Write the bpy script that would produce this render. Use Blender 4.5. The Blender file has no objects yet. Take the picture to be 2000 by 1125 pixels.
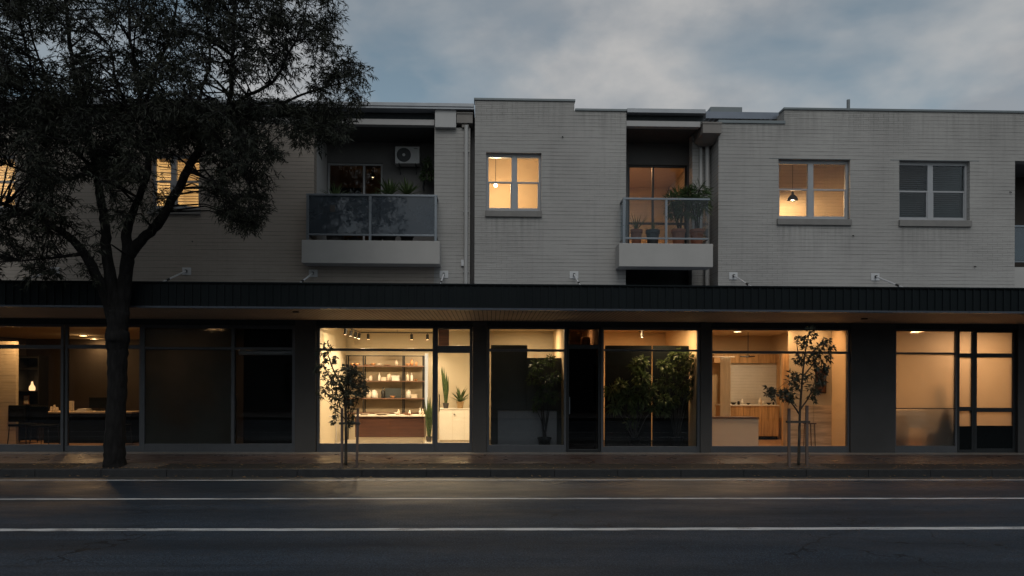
import bpy, math, random
from mathutils import Vector, Matrix
random.seed(7)
S = bpy.context.scene
COL = S.collection

# ------------------------------------------------------------------ camera
F_PX, PPX, PPY = 1344.0, 995.0, 745.0      # in pixels of the 2000 x 1125 photograph
CAM = Vector((0.0, -16.0, 1.655))
TH, RO = 0.027, 0.0037
fw = Vector((math.sin(TH), math.cos(TH), 0))
r0 = Vector((math.cos(TH), -math.sin(TH), 0)); u0 = Vector((0, 0, 1))
rt = r0*math.cos(RO) + u0*math.sin(RO)
up = u0*math.cos(RO) - r0*math.sin(RO)
cd = bpy.data.cameras.new("camera")
cam = bpy.data.objects.new("camera", cd); COL.objects.link(cam)
m = Matrix.Identity(4)
for i in range(3):
    m[i][0] = rt[i]; m[i][1] = up[i]; m[i][2] = -fw[i]; m[i][3] = CAM[i]
cam.matrix_world = m
cd.sensor_width = 36; cd.lens = F_PX/2000*36
cd.shift_x = (1000-PPX)/2000; cd.shift_y = (PPY-562.5)/2000
cd.clip_end = 3000; cd.clip_start = .1
S.camera = cam

def P(px, py, Y):
    d = rt*((px-PPX)/F_PX) + up*(-(py-PPY)/F_PX) + fw
    return CAM + d*((Y-CAM.y)/d.y)
def PX(px, Y=0.0, py=700): return P(px, py, Y).x
def PZ(py, px=1000, Y=0.0): return P(px, py, Y).z

# ------------------------------------------------------------------ world, sun, exposure
S.view_settings.view_transform = 'Standard'; S.view_settings.look = 'None'
S.view_settings.exposure = 0.0; S.view_settings.gamma = 1.0
W = bpy.data.worlds.new("World"); S.world = W; W.use_nodes = True
SUN_EL = 46.0
def build_world():
    nt = W.node_tree; nt.nodes.clear(); N = nt.nodes.new; L = nt.links.new
    out = N('ShaderNodeOutputWorld'); bg = N('ShaderNodeBackground'); L(bg.outputs[0], out.inputs[0])
    sky = N('ShaderNodeTexSky'); sky.sky_type = 'NISHITA'; sky.sun_disc = False
    sky.sun_elevation = math.radians(SUN_EL); sky.sun_rotation = math.radians(180)
    sky.air_density = 1.0; sky.dust_density = 1.5; sky.ozone_density = 1.5
    tc = N('ShaderNodeTexCoord'); sp = N('ShaderNodeSeparateXYZ'); L(tc.outputs['Generated'], sp.inputs[0])
    def M(op, a, b=None, c=None):
        n = N('ShaderNodeMath'); n.operation = op
        for i, v in enumerate((a, b, c)):
            if v is None: continue
            if isinstance(v, (int, float)): n.inputs[i].default_value = v
            else: L(v, n.inputs[i])
        return n.outputs[0]
    zz = M('ADD', M('MAXIMUM', sp.outputs[2], 0.0), 0.12)
    cv = N('ShaderNodeCombineXYZ'); L(M('DIVIDE', sp.outputs[0], zz), cv.inputs[0]); L(M('DIVIDE', sp.outputs[1], zz), cv.inputs[1])
    cv.inputs[2].default_value = 3.7
    vm = N('ShaderNodeVectorMath'); vm.operation = 'MULTIPLY'; L(tc.outputs['Generated'], vm.inputs[0]); vm.inputs[1].default_value = (1, 1, 1.7)
    va = N('ShaderNodeVectorMath'); va.operation = 'ADD'; L(vm.outputs[0], va.inputs[0]); va.inputs[1].default_value = (9.70, 21.1, 6.7); vm = va
    n1 = N('ShaderNodeTexNoise'); n1.inputs['Scale'].default_value = 3.1; n1.inputs['Detail'].default_value = 5
    n1.inputs['Roughness'].default_value = .5; n1.inputs['Distortion'].default_value = .35; L(vm.outputs[0], n1.inputs['Vector'])
    n2 = N('ShaderNodeTexNoise'); n2.inputs['Scale'].default_value = 6.0; n2.inputs['Detail'].default_value = 6
    n2.inputs['Roughness'].default_value = .52; L(vm.outputs[0], n2.inputs['Vector'])
    rp = N('ShaderNodeValToRGB'); rp.color_ramp.elements[0].position = .34; rp.color_ramp.elements[1].position = .58
    L(n1.outputs[0], rp.inputs[0])
    # cloud colour: greyish mauve to pale cream
    cr = N('ShaderNodeValToRGB'); e = cr.color_ramp.elements
    e[0].position = .38; e[0].color = (3.45, 3.7, 4.0, 1); e[1].position = .64; e[1].color = (5.85, 5.7, 5.55, 1)
    L(n2.outputs[0], cr.inputs[0])
    hs = N('ShaderNodeHueSaturation'); hs.inputs['Saturation'].default_value = .55; hs.inputs['Value'].default_value = .95
    L(sky.outputs[0], hs.inputs['Color'])
    mx = N('ShaderNodeMix'); mx.data_type = 'RGBA'
    L(M('MULTIPLY', rp.outputs[0], .88), mx.inputs['Factor'])
    tn = N('ShaderNodeMix'); tn.data_type = 'RGBA'; tn.blend_type = 'MULTIPLY'; tn.inputs['Factor'].default_value = 1; tn.inputs['B'].default_value = (.88, 1.05, 1.03, 1); L(hs.outputs[0], tn.inputs['A']); L(tn.outputs['Result'], mx.inputs['A']); L(cr.outputs[0], mx.inputs['B'])
    L(mx.outputs['Result'], bg.inputs[0]); bg.inputs[1].default_value = 0.088
build_world()
sd = bpy.data.lights.new("sun", 'SUN'); sd.energy = 0.6; sd.angle = math.radians(35); sd.color = (1, .96, .92)
so = bpy.data.objects.new("sun", sd); so.rotation_euler = (math.radians(90-SUN_EL), 0, 0); COL.objects.link(so)
S.cycles.use_denoising = True
S.cycles.max_bounces = 8; S.cycles.transparent_max_bounces = 12
S.cycles.sample_clamp_indirect = 4

# ------------------------------------------------------------------ materials
class NT:
    def __init__(s, name):
        s.m = bpy.data.materials.new(name); s.m.use_nodes = True; s.t = s.m.node_tree; s.t.nodes.clear()
        s.out = s.n('ShaderNodeOutputMaterial')
    def n(s, k, **kw):
        x = s.t.nodes.new(k)
        for a, b in kw.items(): setattr(x, a, b)
        return x
    def l(s, a, b): s.t.links.new(a, b)
    def math(s, op, a, b=None, c=None, clamp=False):
        n = s.n('ShaderNodeMath', operation=op, use_clamp=clamp)
        for i, v in enumerate((a, b, c)):
            if v is None: continue
            if isinstance(v, (int, float)): n.inputs[i].default_value = v
            else: s.l(v, n.inputs[i])
        return n.outputs[0]
    def noise(s, vec, scale, detail=3, rough=.5, dist=0):
        n = s.n('ShaderNodeTexNoise'); n.inputs['Scale'].default_value = scale; n.inputs['Detail'].default_value = detail
        n.inputs['Roughness'].default_value = rough; n.inputs['Distortion'].default_value = dist
        s.l(vec, n.inputs['Vector']); return n.outputs[0]
    def mix(s, f, a, b, mode='MIX'):
        n = s.n('ShaderNodeMix', data_type='RGBA', blend_type=mode)
        for k, v in (('Factor', f), ('A', a), ('B', b)):
            if isinstance(v, (int, float)): n.inputs[k].default_value = v
            elif isinstance(v, tuple): n.inputs[k].default_value = (*v[:3], 1)
            else: s.l(v, n.inputs[k])
        return n.outputs['Result']
    def rng(s, v, a, b, c, d):
        n = s.n('ShaderNodeMapRange'); s.l(v, n.inputs[0])
        for i, x in enumerate((a, b, c, d)): n.inputs[i+1].default_value = x
        return n.outputs[0]
    def pos(s): return s.n('ShaderNodeNewGeometry').outputs['Position']
    def objc(s): return s.n('ShaderNodeTexCoord').outputs['Object']
    def stretch(s, vec, x, y, z):
        n = s.n('ShaderNodeVectorMath', operation='MULTIPLY'); s.l(vec, n.inputs[0]); n.inputs[1].default_value = (x, y, z); return n.outputs[0]
    def pbr(s, col, rough=.6, metal=0, bump=None, bs=.3, bd=.01, emit=None, es=0, spec=.5):
        b = s.n('ShaderNodeBsdfPrincipled')
        for k, v in (('Base Color', col), ('Roughness', rough), ('Metallic', metal), ('Specular IOR Level', spec)):
            if isinstance(v, (int, float)): b.inputs[k].default_value = v
            elif isinstance(v, tuple): b.inputs[k].default_value = (*v[:3], 1)
            else: s.l(v, b.inputs[k])
        if bump is not None:
            bn = s.n('ShaderNodeBump'); bn.inputs['Strength'].default_value = bs; bn.inputs['Distance'].default_value = bd
            s.l(bump, bn.inputs['Height']); s.l(bn.outputs[0], b.inputs['Normal'])
        if emit:
            b.inputs['Emission Color'].default_value = (*emit, 1); b.inputs['Emission Strength'].default_value = es
        s.l(b.outputs[0], s.out.inputs[0]); return s.m

def plain(name, col, rough=.55, metal=0, var=.15, sc=6, bs=.1, spec=.5, streak=1):
    t = NT(name); p = t.stretch(t.pos(), 1, 1, streak); n = t.noise(p, sc, 4)
    c = t.mix(n, tuple(x*(1-var) for x in col), tuple(min(1, x*(1+var)) for x in col))
    r = t.rng(t.noise(p, sc*2.3, 3), .3, .7, max(0, rough-.08), min(1, rough+.08))
    return t.pbr(c, r, metal, bump=t.noise(p, sc*6, 3), bs=bs, bd=.004, spec=spec)

def brick_mat(name, col, vert=.35, dirt=.25, mortar=.48, stains=()):
    t = NT(name); sp = t.n('ShaderNodeSeparateXYZ'); t.l(t.pos(), sp.inputs[0])
    cv = t.n('ShaderNodeCombineXYZ'); t.l(t.math('ADD', sp.outputs[0], sp.outputs[1]), cv.inputs[0]); t.l(sp.outputs[2], cv.inputs[1])
    bt = t.n('ShaderNodeTexBrick'); bt.offset = .5; t.l(cv.outputs[0], bt.inputs['Vector'])
    for k, v in (('Scale', 1), ('Mortar Size', .006), ('Mortar Smooth', .25), ('Brick Width', .24), ('Row Height', .086), ('Bias', 0)): bt.inputs[k].default_value = v
    bt.inputs['Color1'].default_value = (0, 0, 0, 1); bt.inputs['Color2'].default_value = (1, 1, 1, 1)
    # horizontal bed joints, a little ragged
    wob = t.noise(t.stretch(cv.outputs[0], 1.2, 6, 1), 1.6, 3)
    fr = t.math('FRACT', t.math('ADD', t.math('DIVIDE', sp.outputs[2], .086), t.math('MULTIPLY', wob, .16)))
    bed = t.math('LESS_THAN', t.math('ABSOLUTE', t.math('SUBTRACT', fr, .5)), .10)
    amt = t.rng(t.noise(t.stretch(cv.outputs[0], .8, 7, 1), 1.3, 5, .6), .38, .64, .22, 1.1)
    bed = t.math('MULTIPLY', bed, amt)
    vmask = t.math('MAXIMUM', t.rng(t.noise(cv.outputs[0], .35, 2), .45, .7, .10, vert), t.math('MULTIPLY', t.rng(sp.outputs[2], 7.2, 7.9, 0, 1.0), t.rng(t.noise(cv.outputs[0], .8, 3), .42, .6, 0, 1)))
    vj = t.math('MULTIPLY', bt.outputs['Fac'], vmask)
    mort = t.math('MAXIMUM', bed, vj)
    big = t.noise(cv.outputs[0], .45, 5, .6)
    fine = t.noise(cv.outputs[0], 14, 4)
    c = t.mix(t.rng(big, .3, .7, 0, 1), tuple(x*(1-dirt) for x in col), col)
    c = t.mix(t.math('MULTIPLY', bt.outputs['Color'], .16), c, tuple(x*.72 for x in col))
    c = t.mix(t.math('MULTIPLY', fine, .18), c, tuple(x*.6 for x in col))
    # rain streaks
    st = t.noise(t.stretch(cv.outputs[0], 3.0, .25, 1), 2.0, 4)
    c = t.mix(t.rng(st, .55, .8, 0, .30), c, tuple(x*.55 for x in col))
    for (xa, xb, zt, ln, am) in stains:
        sx = t.math('MULTIPLY', t.rng(sp.outputs[0], xa-.08, xa+.04, 0, 1), t.rng(sp.outputs[0], xb-.04, xb+.08, 1, 0))
        sz = t.math('MULTIPLY', t.rng(sp.outputs[2], zt-ln, zt, 0, 1), t.math('LESS_THAN', sp.outputs[2], zt+.01))
        sn = t.rng(t.noise(t.stretch(cv.outputs[0], 7.0, .35, 1), 1.7, 4), .42, .72, 0, am*.55)
        c = t.mix(t.math('MULTIPLY', t.math('MULTIPLY', sx, sz), sn), c, tuple(x*.38 for x in col))
    c = t.mix(t.math('MULTIPLY', mort, 1-mortar), c, tuple(x*.25 for x in col))
    h = t.math('SUBTRACT', t.math('MULTIPLY', fine, .25), mort)
    return t.pbr(c, .75, bump=h, bs=.6, bd=.009, spec=.3)

def glass_mat(name, tint=(1, 1, 1), refl=1.0, milk=0.0, milkcol=(.5, .55, .6), rough=.0):
    t = NT(name); fr = t.n('ShaderNodeFresnel'); fr.inputs[0].default_value = 1.5
    gl = t.n('ShaderNodeBsdfGlossy'); gl.inputs['Roughness'].default_value = rough; gl.inputs[0].default_value = (.95, .97, 1, 1)
    bn = t.n('ShaderNodeBump'); bn.inputs['Strength'].default_value = .02; bn.inputs['Distance'].default_value = .02
    t.l(t.noise(t.pos(), 1.3, 2), bn.inputs['Height']); t.l(bn.outputs[0], gl.inputs['Normal'])
    tr = t.n('ShaderNodeBsdfTransparent'); tr.inputs[0].default_value = (*tint, 1)
    mx = t.n('ShaderNodeMixShader'); t.l(t.math('MULTIPLY', fr.outputs[0], refl, clamp=True), mx.inputs[0]); t.l(gl.outputs[0], mx.inputs[2])
    if milk > 0:
        df = t.n('ShaderNodeBsdfTranslucent'); df.inputs[0].default_value = (*milkcol, 1)
        dd = t.n('ShaderNodeBsdfDiffuse'); dd.inputs[0].default_value = (*milkcol, 1)
        m0 = t.n('ShaderNodeMixShader'); m0.inputs[0].default_value = .5; t.l(df.outputs[0], m0.inputs[1]); t.l(dd.outputs[0], m0.inputs[2])
        m2 = t.n('ShaderNodeMixShader')
        t.l(t.rng(t.noise(t.pos(), 2.5, 4), .3, .7, milk*.85, min(1, milk*1.15)), m2.inputs[0])
        t.l(tr.outputs[0], m2.inputs[1]); t.l(m0.outputs[0], m2.inputs[2]); t.l(m2.outputs[0], mx.inputs[1])
    else: t.l(tr.outputs[0], mx.inputs[1])
    t.l(mx.outputs[0], t.out.inputs[0]); return t.m

def frosted_mat(name, tint, rough=.3, clear=.0, haze=None):
    t = NT(name)
    rf = t.n('ShaderNodeBsdfRefraction'); rf.inputs[0].default_value = (*tint, 1); rf.inputs['Roughness'].default_value = rough; rf.inputs['IOR'].default_value = 1.3
    tl = t.n('ShaderNodeBsdfTranslucent'); tl.inputs[0].default_value = (*tint, 1)
    tr = t.n('ShaderNodeBsdfTransparent'); tr.inputs[0].default_value = (*tint, 1)
    m1 = t.n('ShaderNodeMixShader'); m1.inputs[0].default_value = .35; t.l(rf.outputs[0], m1.inputs[1]); t.l(tl.outputs[0], m1.inputs[2])
    m3 = t.n('ShaderNodeMixShader'); m3.inputs[0].default_value = clear; t.l(m1.outputs[0], m3.inputs[1]); t.l(tr.outputs[0], m3.inputs[2])
    gl = t.n('ShaderNodeBsdfGlossy'); gl.inputs['Roughness'].default_value = .12
    fr = t.n('ShaderNodeFresnel'); fr.inputs[0].default_value = 1.45
    m2 = t.n('ShaderNodeMixShader'); t.l(fr.outputs[0], m2.inputs[0]); t.l(m3.outputs[0], m2.inputs[1]); t.l(gl.outputs[0], m2.inputs[2])
    fin = m2.outputs[0]
    if haze:
        df = t.n('ShaderNodeBsdfDiffuse'); df.inputs[0].default_value = (*haze, 1); m5 = t.n('ShaderNodeMixShader')
        t.l(t.rng(t.noise(t.pos(), .9, 3), .3, .7, .15, .5), m5.inputs[0]); t.l(fin, m5.inputs[1]); t.l(df.outputs[0], m5.inputs[2]); fin = m5.outputs[0]
    t.l(fin, t.out.inputs[0]); return t.m

def emit_mat(name, col, st):
    t = NT(name); e = t.n('ShaderNodeEmission'); e.inputs[0].default_value = (*col, 1); e.inputs[1].default_value = st
    t.l(e.outputs[0], t.out.inputs[0]); return t.m

def wood_mat(name, col, axis='x', rough=.45, board=None):
    t = NT(name); s = (1, 12, 12) if axis == 'x' else (12, 12, 1)
    p = t.stretch(t.pos(), *s); g = t.noise(p, 1.3, 6, .6, .6)
    c = t.mix(t.rng(g, .3, .7, 0, 1), tuple(x*.55 for x in col), tuple(min(1, x*1.3) for x in col))
    return t.pbr(c, rough, bump=g, bs=.1, bd=.004)

def leaf_mat(name, ca, cb, trans=.25, rough=.45):
    t = NT(name); n = t.noise(t.pos(), 1.1, 3); n2 = t.noise(t.pos(), 25, 2)
    f = t.math('ADD', t.math('MULTIPLY', n, .5), t.math('MULTIPLY', n2, .5))
    c = t.mix(t.rng(f, .35, .65, 0, 1), ca, cb)
    b = t.n('ShaderNodeBsdfPrincipled'); t.l(c, b.inputs['Base Color']); b.inputs['Roughness'].default_value = rough
    b.inputs['Specular IOR Level'].default_value = .35
    tl = t.n('ShaderNodeBsdfTranslucent'); t.l(c, tl.inputs[0])
    mx = t.n('ShaderNodeMixShader'); mx.inputs[0].default_value = trans
    t.l(b.outputs[0], mx.inputs[1]); t.l(tl.outputs[0], mx.inputs[2]); t.l(mx.outputs[0], t.out.inputs[0]); return t.m

def bark_mat(name, col):
    t = NT(name); p = t.stretch(t.pos(), 9, 9, 2.2); g = t.noise(p, 1.6, 6, .65, .5)
    v = t.n('ShaderNodeTexVoronoi'); v.feature = 'DISTANCE_TO_EDGE'; t.l(p, v.inputs['Vector']); v.inputs['Scale'].default_value = 1.2
    h = t.math('ADD', g, t.math('MULTIPLY', v.outputs['Distance'], .8))
    c = t.mix(t.rng(h, .35, 1.0, 0, 1), tuple(x*.4 for x in col), tuple(min(1, x*1.5) for x in col))
    return t.pbr(c, .9, bump=h, bs=.8, bd=.02, spec=.2)

MT = {}
MT['brick_cream'] = brick_mat('painted_brick', (.435, .418, .40), vert=.9, stains=[(PX(a), PX(b_), PZ(c_, a), l_, m__) for a, b_, c_, l_, m__ in ((948, 1056, 425, .9, .8), (1517, 1661, 441, 1.0, .8), (1755, 1895, 444, 1.1, .85), (928, 1118, 197, .7, .7), (1122, 1220, 217, .8, .8), (1534, 1990, 218, .9, .75), (1404, 1530, 242, .6, .8), (1196, 1222, 520, .5, .9))])
MT['brick_left'] = brick_mat('painted_brick_buff', (.42, .365, .315), vert=.45)
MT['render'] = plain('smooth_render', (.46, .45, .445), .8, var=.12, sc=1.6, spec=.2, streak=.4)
MT['render_shaded'] = plain('recess_shade_render', (.17, .165, .165), .85, var=.12, sc=1.8, spec=.2)  # darkened copy of the render, balcony recess shade is in its colour
MT['ceil_shaded'] = plain('recess_shade_ceiling', (.07, .07, .07), .8)  # near-black colour carries the shade under the recess roof
MT['sill'] = plain('sill_paint', (.20, .19, .18), .7, var=.15)
MT['concrete'] = plain('balcony_concrete', (.40, .385, .37), .85, var=.1, sc=2.4, spec=.2)
MT['coping'] = plain('metal_coping', (.16, .18, .19), .45, .3, var=.15, sc=3)
MT['roof_metal'] = plain('roof_metal', (.17, .19, .23), .4, .5, var=.15, sc=3)
MT['eave'] = plain('eave_metal', (.34, .355, .38), .45, .2, var=.15, sc=2.5)
MT['dark_gap'] = plain('dark_fascia', (.02, .026, .03), .7)
MT['beam'] = plain('beam_paint', (.40, .385, .38), .7, var=.1)
MT['box_paint'] = plain('rainhead_paint', (.20, .18, .165), .6, var=.12)
MT['pipe'] = plain('downpipe_paint', (.40, .39, .38), .5, var=.1, streak=.3)
MT['win_frame'] = plain('window_frame_paint', (.33, .335, .35), .45, var=.08)
MT['fascia'] = plain('fascia_cladding', (.0046, .0078, .0096), .6, 0, var=.3, sc=2, streak=.2, spec=.15)
MT['fascia_edge'] = plain('fascia_edge', (.07, .08, .10), .35, .5)
MT['alu_dark'] = plain('dark_aluminium', (.028, .031, .034), .4, .3, var=.2)
MT['alu_grey'] = plain('grey_aluminium', (.10, .105, .115), .42, .35, var=.15)
MT['alu_rail'] = plain('rail_aluminium', (.20, .22, .245), .35, .6, var=.08)
MT['pillar'] = plain('pillar_render', (.085, .08, .076), .8, var=.25, sc=1.5, spec=.2, streak=.5)
MT['pillar_dark'] = plain('pillar_tile', (.045, .043, .043), .6, var=.3, sc=1.2)
MT['wall_warm'] = plain('room_plaster', (.50, .43, .31), .85, var=.08, sc=1.2, spec=.1)
MT['wall_orange'] = plain('room_plaster_ochre', (.60, .45, .28), .85, var=.10, sc=1.0, spec=.1)
MT['wall_dark'] = plain('room_dark', (.045, .036, .03), .7, var=.3, sc=1.0)
MT['room_brick'] = brick_mat('interior_brick', (.66, .55, .40), vert=.3, dirt=.1, mortar=.8)
MT['tile_white'] = brick_mat('kitchen_tiles', (.62, .6, .55), vert=.5, dirt=.08, mortar=.75)
MT['floor_pale'] = plain('shop_floor', (.50, .44, .35), .4, var=.1, sc=2)
MT['floor_wood'] = wood_mat('floor_boards', (.30, .17, .09), 'x')
MT['floor_dark'] = plain('dark_floor', (.05, .045, .04), .5)
MT['walnut'] = wood_mat('walnut', (.07, .028, .016), 'x', .4)
MT['oak'] = wood_mat('oak', (.48, .29, .13), 'z', .5)
MT['ply'] = wood_mat('plywood', (.60, .46, .30), 'x', .55)
MT['shelf_wood'] = wood_mat('shelf_wood', (.16, .08, .045), 'x', .5)
MT['shelf_back'] = plain('shelf_back_panel', (.30, .24, .16), .8, var=.08, sc=1.5, spec=.1)
MT['steel_black'] = plain('black_steel', (.018, .018, .018), .45, .4)
MT['white_paint'] = plain('white_paint', (.66, .62, .54), .6, var=.05)
MT['plinth'] = plain('pale_laminate', (.58, .52, .42), .6, var=.05)
MT['black'] = plain('black_panel', (.004, .006, .007), .7, var=.3, spec=.1)
MT['slate_panel'] = plain('slate_panel', (.046, .056, .057), .7, var=.3, sc=1.5)
MT['reflection_grey'] = plain('reflection_grey_box', (.14, .15, .165), .6, var=.1)
MT['terracotta'] = plain('terracotta', (.28, .10, .055), .8, var=.25, sc=9)
MT['dark_pot'] = plain('dark_pot', (.04, .035, .033), .6)
MT['basket'] = plain('woven_basket', (.42, .28, .14), .8, var=.3, sc=30)
MT['ceramic'] = plain('ceramic', (.60, .50, .38), .35, var=.1)
MT['copper'] = plain('copper_ware', (.55, .27, .12), .35, .5)
MT['curtain'] = plain('curtain_cloth', (.72, .68, .60), .9, var=.06, sc=3)
MT['ac_white'] = plain('ac_casing', (.55, .55, .56), .45, var=.05)
MT['fan_dark'] = plain('fan_grille', (.05, .055, .06), .5)
MT['stake'] = wood_mat('hardwood_stake', (.12, .085, .07), 'z', .8)
MT['tie'] = plain('webbing_tie', (.05, .045, .04), .9)
MT['soil'] = plain('soil', (.05, .038, .03), .95, var=.5, sc=14, bs=.8)
MT['blind'] = leaf_mat('blind_slats', (.55, .48, .38), (.6, .52, .42), trans=.5, rough=.5)
MT['blind_dark'] = plain('dark_blind', (.024, .027, .030), .6)
MT['glass'] = glass_mat('shop_glass', (.96, .97, .97), .7)
MT['glass_up'] = glass_mat('window_glass', (.93, .95, .95), .45)
MT['glass_dark'] = glass_mat('tinted_glass', (.45, .47, .48), .7)
MT['glass_bal'] = glass_mat('hazy_balustrade_glass', (.40, .45, .50), 1.35, milk=.5, milkcol=(.15, .18, .215))
MT['glass_bal2'] = glass_mat('clear_balustrade_glass', (.82, .87, .9), .45)
MT['frost'] = frosted_mat('frosted_glass', (.93, .90, .85), .2, .22)
MT['frost_dark'] = frosted_mat('frosted_smoked_glass', (.42, .41, .38), .3, .15, haze=(.055, .068, .066))
MT['lamp'] = emit_mat('lamp_glow', (1, .68, .36), 14)
MT['lamp_soft'] = emit_mat('lamp_diffuser', (1, .60, .28), 1.6)
MT['leaf'] = leaf_mat('gum_leaf', (.007, .011, .008), (.030, .032, .018), .12, .65)
MT['leaf_s'] = leaf_mat('sapling_leaf', (.022, .03, .02), (.055, .058, .036), .15)
MT['leaf_p'] = leaf_mat('house_plant_leaf', (.035, .07, .03), (.12, .16, .06), .3)
MT['leaf_far'] = leaf_mat('far_leaf', (.025, .035, .02), (.05, .065, .035))
MT['bark'] = bark_mat('bark', (.013, .012, .012))
MT['bark_s'] = bark_mat('sapling_bark', (.06, .05, .04))
MT['litter'] = leaf_mat('dry_leaf', (.10, .05, .02), (.30, .19, .09), .1)

def asphalt():
    t = NT('asphalt'); p = t.pos(); f = t.noise(p, 42, 4, .75); b = t.noise(t.stretch(p, .35, 1, 1), .9, 5, .6)
    g = t.noise(p, 120, 2, .6); m_ = t.noise(p, 7, 5, .65)
    c = t.mix(t.rng(b, .3, .7, 0, 1), (.030, .047, .071), (.052, .075, .108))
    c = t.mix(t.rng(m_, .35, .65, 0, .35), c, (.014, .018, .024))
    c = t.mix(t.rng(f, .42, .62, .75, 0), c, (.006, .008, .011))
    c = t.mix(t.rng(f, .60, .72, 0, .55), c, (.10, .105, .115))
    c = t.mix(t.rng(g, .64, .72, 0, .9), c, (.24, .24, .24))
    sp = t.n('ShaderNodeSeparateXYZ'); t.l(p, sp.inputs[0])
    # wheel paths polished darker, running along the road
    wv = t.math('SINE', t.math('MULTIPLY', t.math('ADD', sp.outputs[1], t.math('MULTIPLY', b, .5)), 3.6))
    c = t.mix(t.rng(wv, .2, 1, 0, .35), c, (.012, .016, .022))
    s2 = t.noise(t.stretch(p, .06, 1.4, 1), 1.0, 3)
    c = t.mix(t.rng(s2, .52, .56, 0, .35), c, (.012, .016, .021))
    v = t.n('ShaderNodeTexVoronoi'); v.feature = 'DISTANCE_TO_EDGE'; v.inputs['Scale'].default_value = .55
    wp = t.n('ShaderNodeVectorMath', operation='ADD'); nv = t.n('ShaderNodeTexNoise'); nv.inputs['Scale'].default_value = 2.2; t.l(p, nv.inputs['Vector'])
    t.l(p, wp.inputs[0]); t.l(nv.outputs['Color'], wp.inputs[1]); t.l(wp.outputs[0], v.inputs['Vector'])
    crack = t.math('MULTIPLY', t.math('LESS_THAN', v.outputs['Distance'], .007), t.rng(t.noise(p, .3, 2), .5, .6, 0, 1))
    c = t.mix(t.math('MULTIPLY', crack, .8), c, (.004, .005, .006))
    r0_ = t.rng(t.noise(t.stretch(p, .3, 1, 1), 1.3, 5, .65), .32, .68, .24, .48)
    r = t.math('ADD', r0_, t.rng(sp.outputs[1], -3.6, -7.5, 0, .36), clamp=True)
    return t.pbr(c, r, bump=t.math('ADD', f, t.math('MULTIPLY', g, .5)), bs=.5, bd=.010, spec=.18)
MT['asphalt'] = asphalt()
def paving():
    t = NT('clay_paving'); sp = t.n('ShaderNodeSeparateXYZ'); t.l(t.pos(), sp.inputs[0])
    cv = t.n('ShaderNodeCombineXYZ'); t.l(sp.outputs[0], cv.inputs[0]); t.l(sp.outputs[1], cv.inputs[1])
    bt = t.n('ShaderNodeTexBrick'); t.l(cv.outputs[0], bt.inputs['Vector'])
    for k, v in (('Scale', 1), ('Mortar Size', .004), ('Mortar Smooth', .2), ('Brick Width', .23), ('Row Height', .115)): bt.inputs[k].default_value = v
    bt.inputs['Color1'].default_value = (.058, .040, .035, 1); bt.inputs['Color2'].default_value = (.095, .060, .050, 1); bt.inputs['Mortar'].default_value = (.04, .03, .025, 1)
    n = t.noise(t.pos(), 1.5, 5); c = t.mix(t.rng(n, .3, .7, 0, .5), bt.outputs['Color'], (.07, .05, .045))
    r = t.rng(t.noise(t.pos(), 2.2, 4), .3, .7, .22, .5)
    return t.pbr(c, r, bump=t.math('SUBTRACT', t.math('MULTIPLY', t.noise(t.pos(), 40, 3), .5), bt.outputs['Fac']), bs=.5, bd=.006)
MT['paving'] = paving()
MT['verge'] = plain('verge_asphalt', (.015, .015, .015), .8, var=.5, sc=9, bs=.8, spec=.3)
MT['edge_conc'] = plain('edge_concrete', (.20, .18, .16), .5, var=.3, sc=4, bs=.3)
MT['kerb'] = plain('kerb_stone', (.017, .018, .020), .8, var=.4, sc=5, bs=.5)
MT['gutter'] = plain('gutter_concrete', (.05, .047, .044), .5, var=.25, sc=3, bs=.4)
def line_paint():
    t = NT('road_paint'); p = t.pos(); n = t.noise(t.stretch(p, .8, 4, 1), 3, 6, .7); n2 = t.noise(p, 60, 3, .7)
    w = t.math('ADD', t.math('MULTIPLY', n, .65), t.math('MULTIPLY', n2, .35))
    c = t.mix(t.rng(w, .50, .58, 0, .85), (.50, .51, .52), (.07, .07, .075))
    return t.pbr(c, .6, bump=n2, bs=.3, bd=.003)
MT['line'] = line_paint()
def soffit_m():
    t = NT('soffit_boards'); sp = t.n('ShaderNodeSeparateXYZ'); t.l(t.pos(), sp.inputs[0])
    fr = t.math('FRACT', t.math('DIVIDE', sp.outputs[0], .09)); gr = t.math('LESS_THAN', fr, .16)
    n = t.noise(t.stretch(t.pos(), 4, .5, 1), 2, 4)
    c = t.mix(n, (.30, .225, .165), (.42, .32, .23)); c = t.mix(gr, c, (.05, .04, .03))
    return t.pbr(c, .7, bump=t.math('SUBTRACT', 1.0, gr), bs=.6, bd=.01)
MT['soffit'] = soffit_m()

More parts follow.
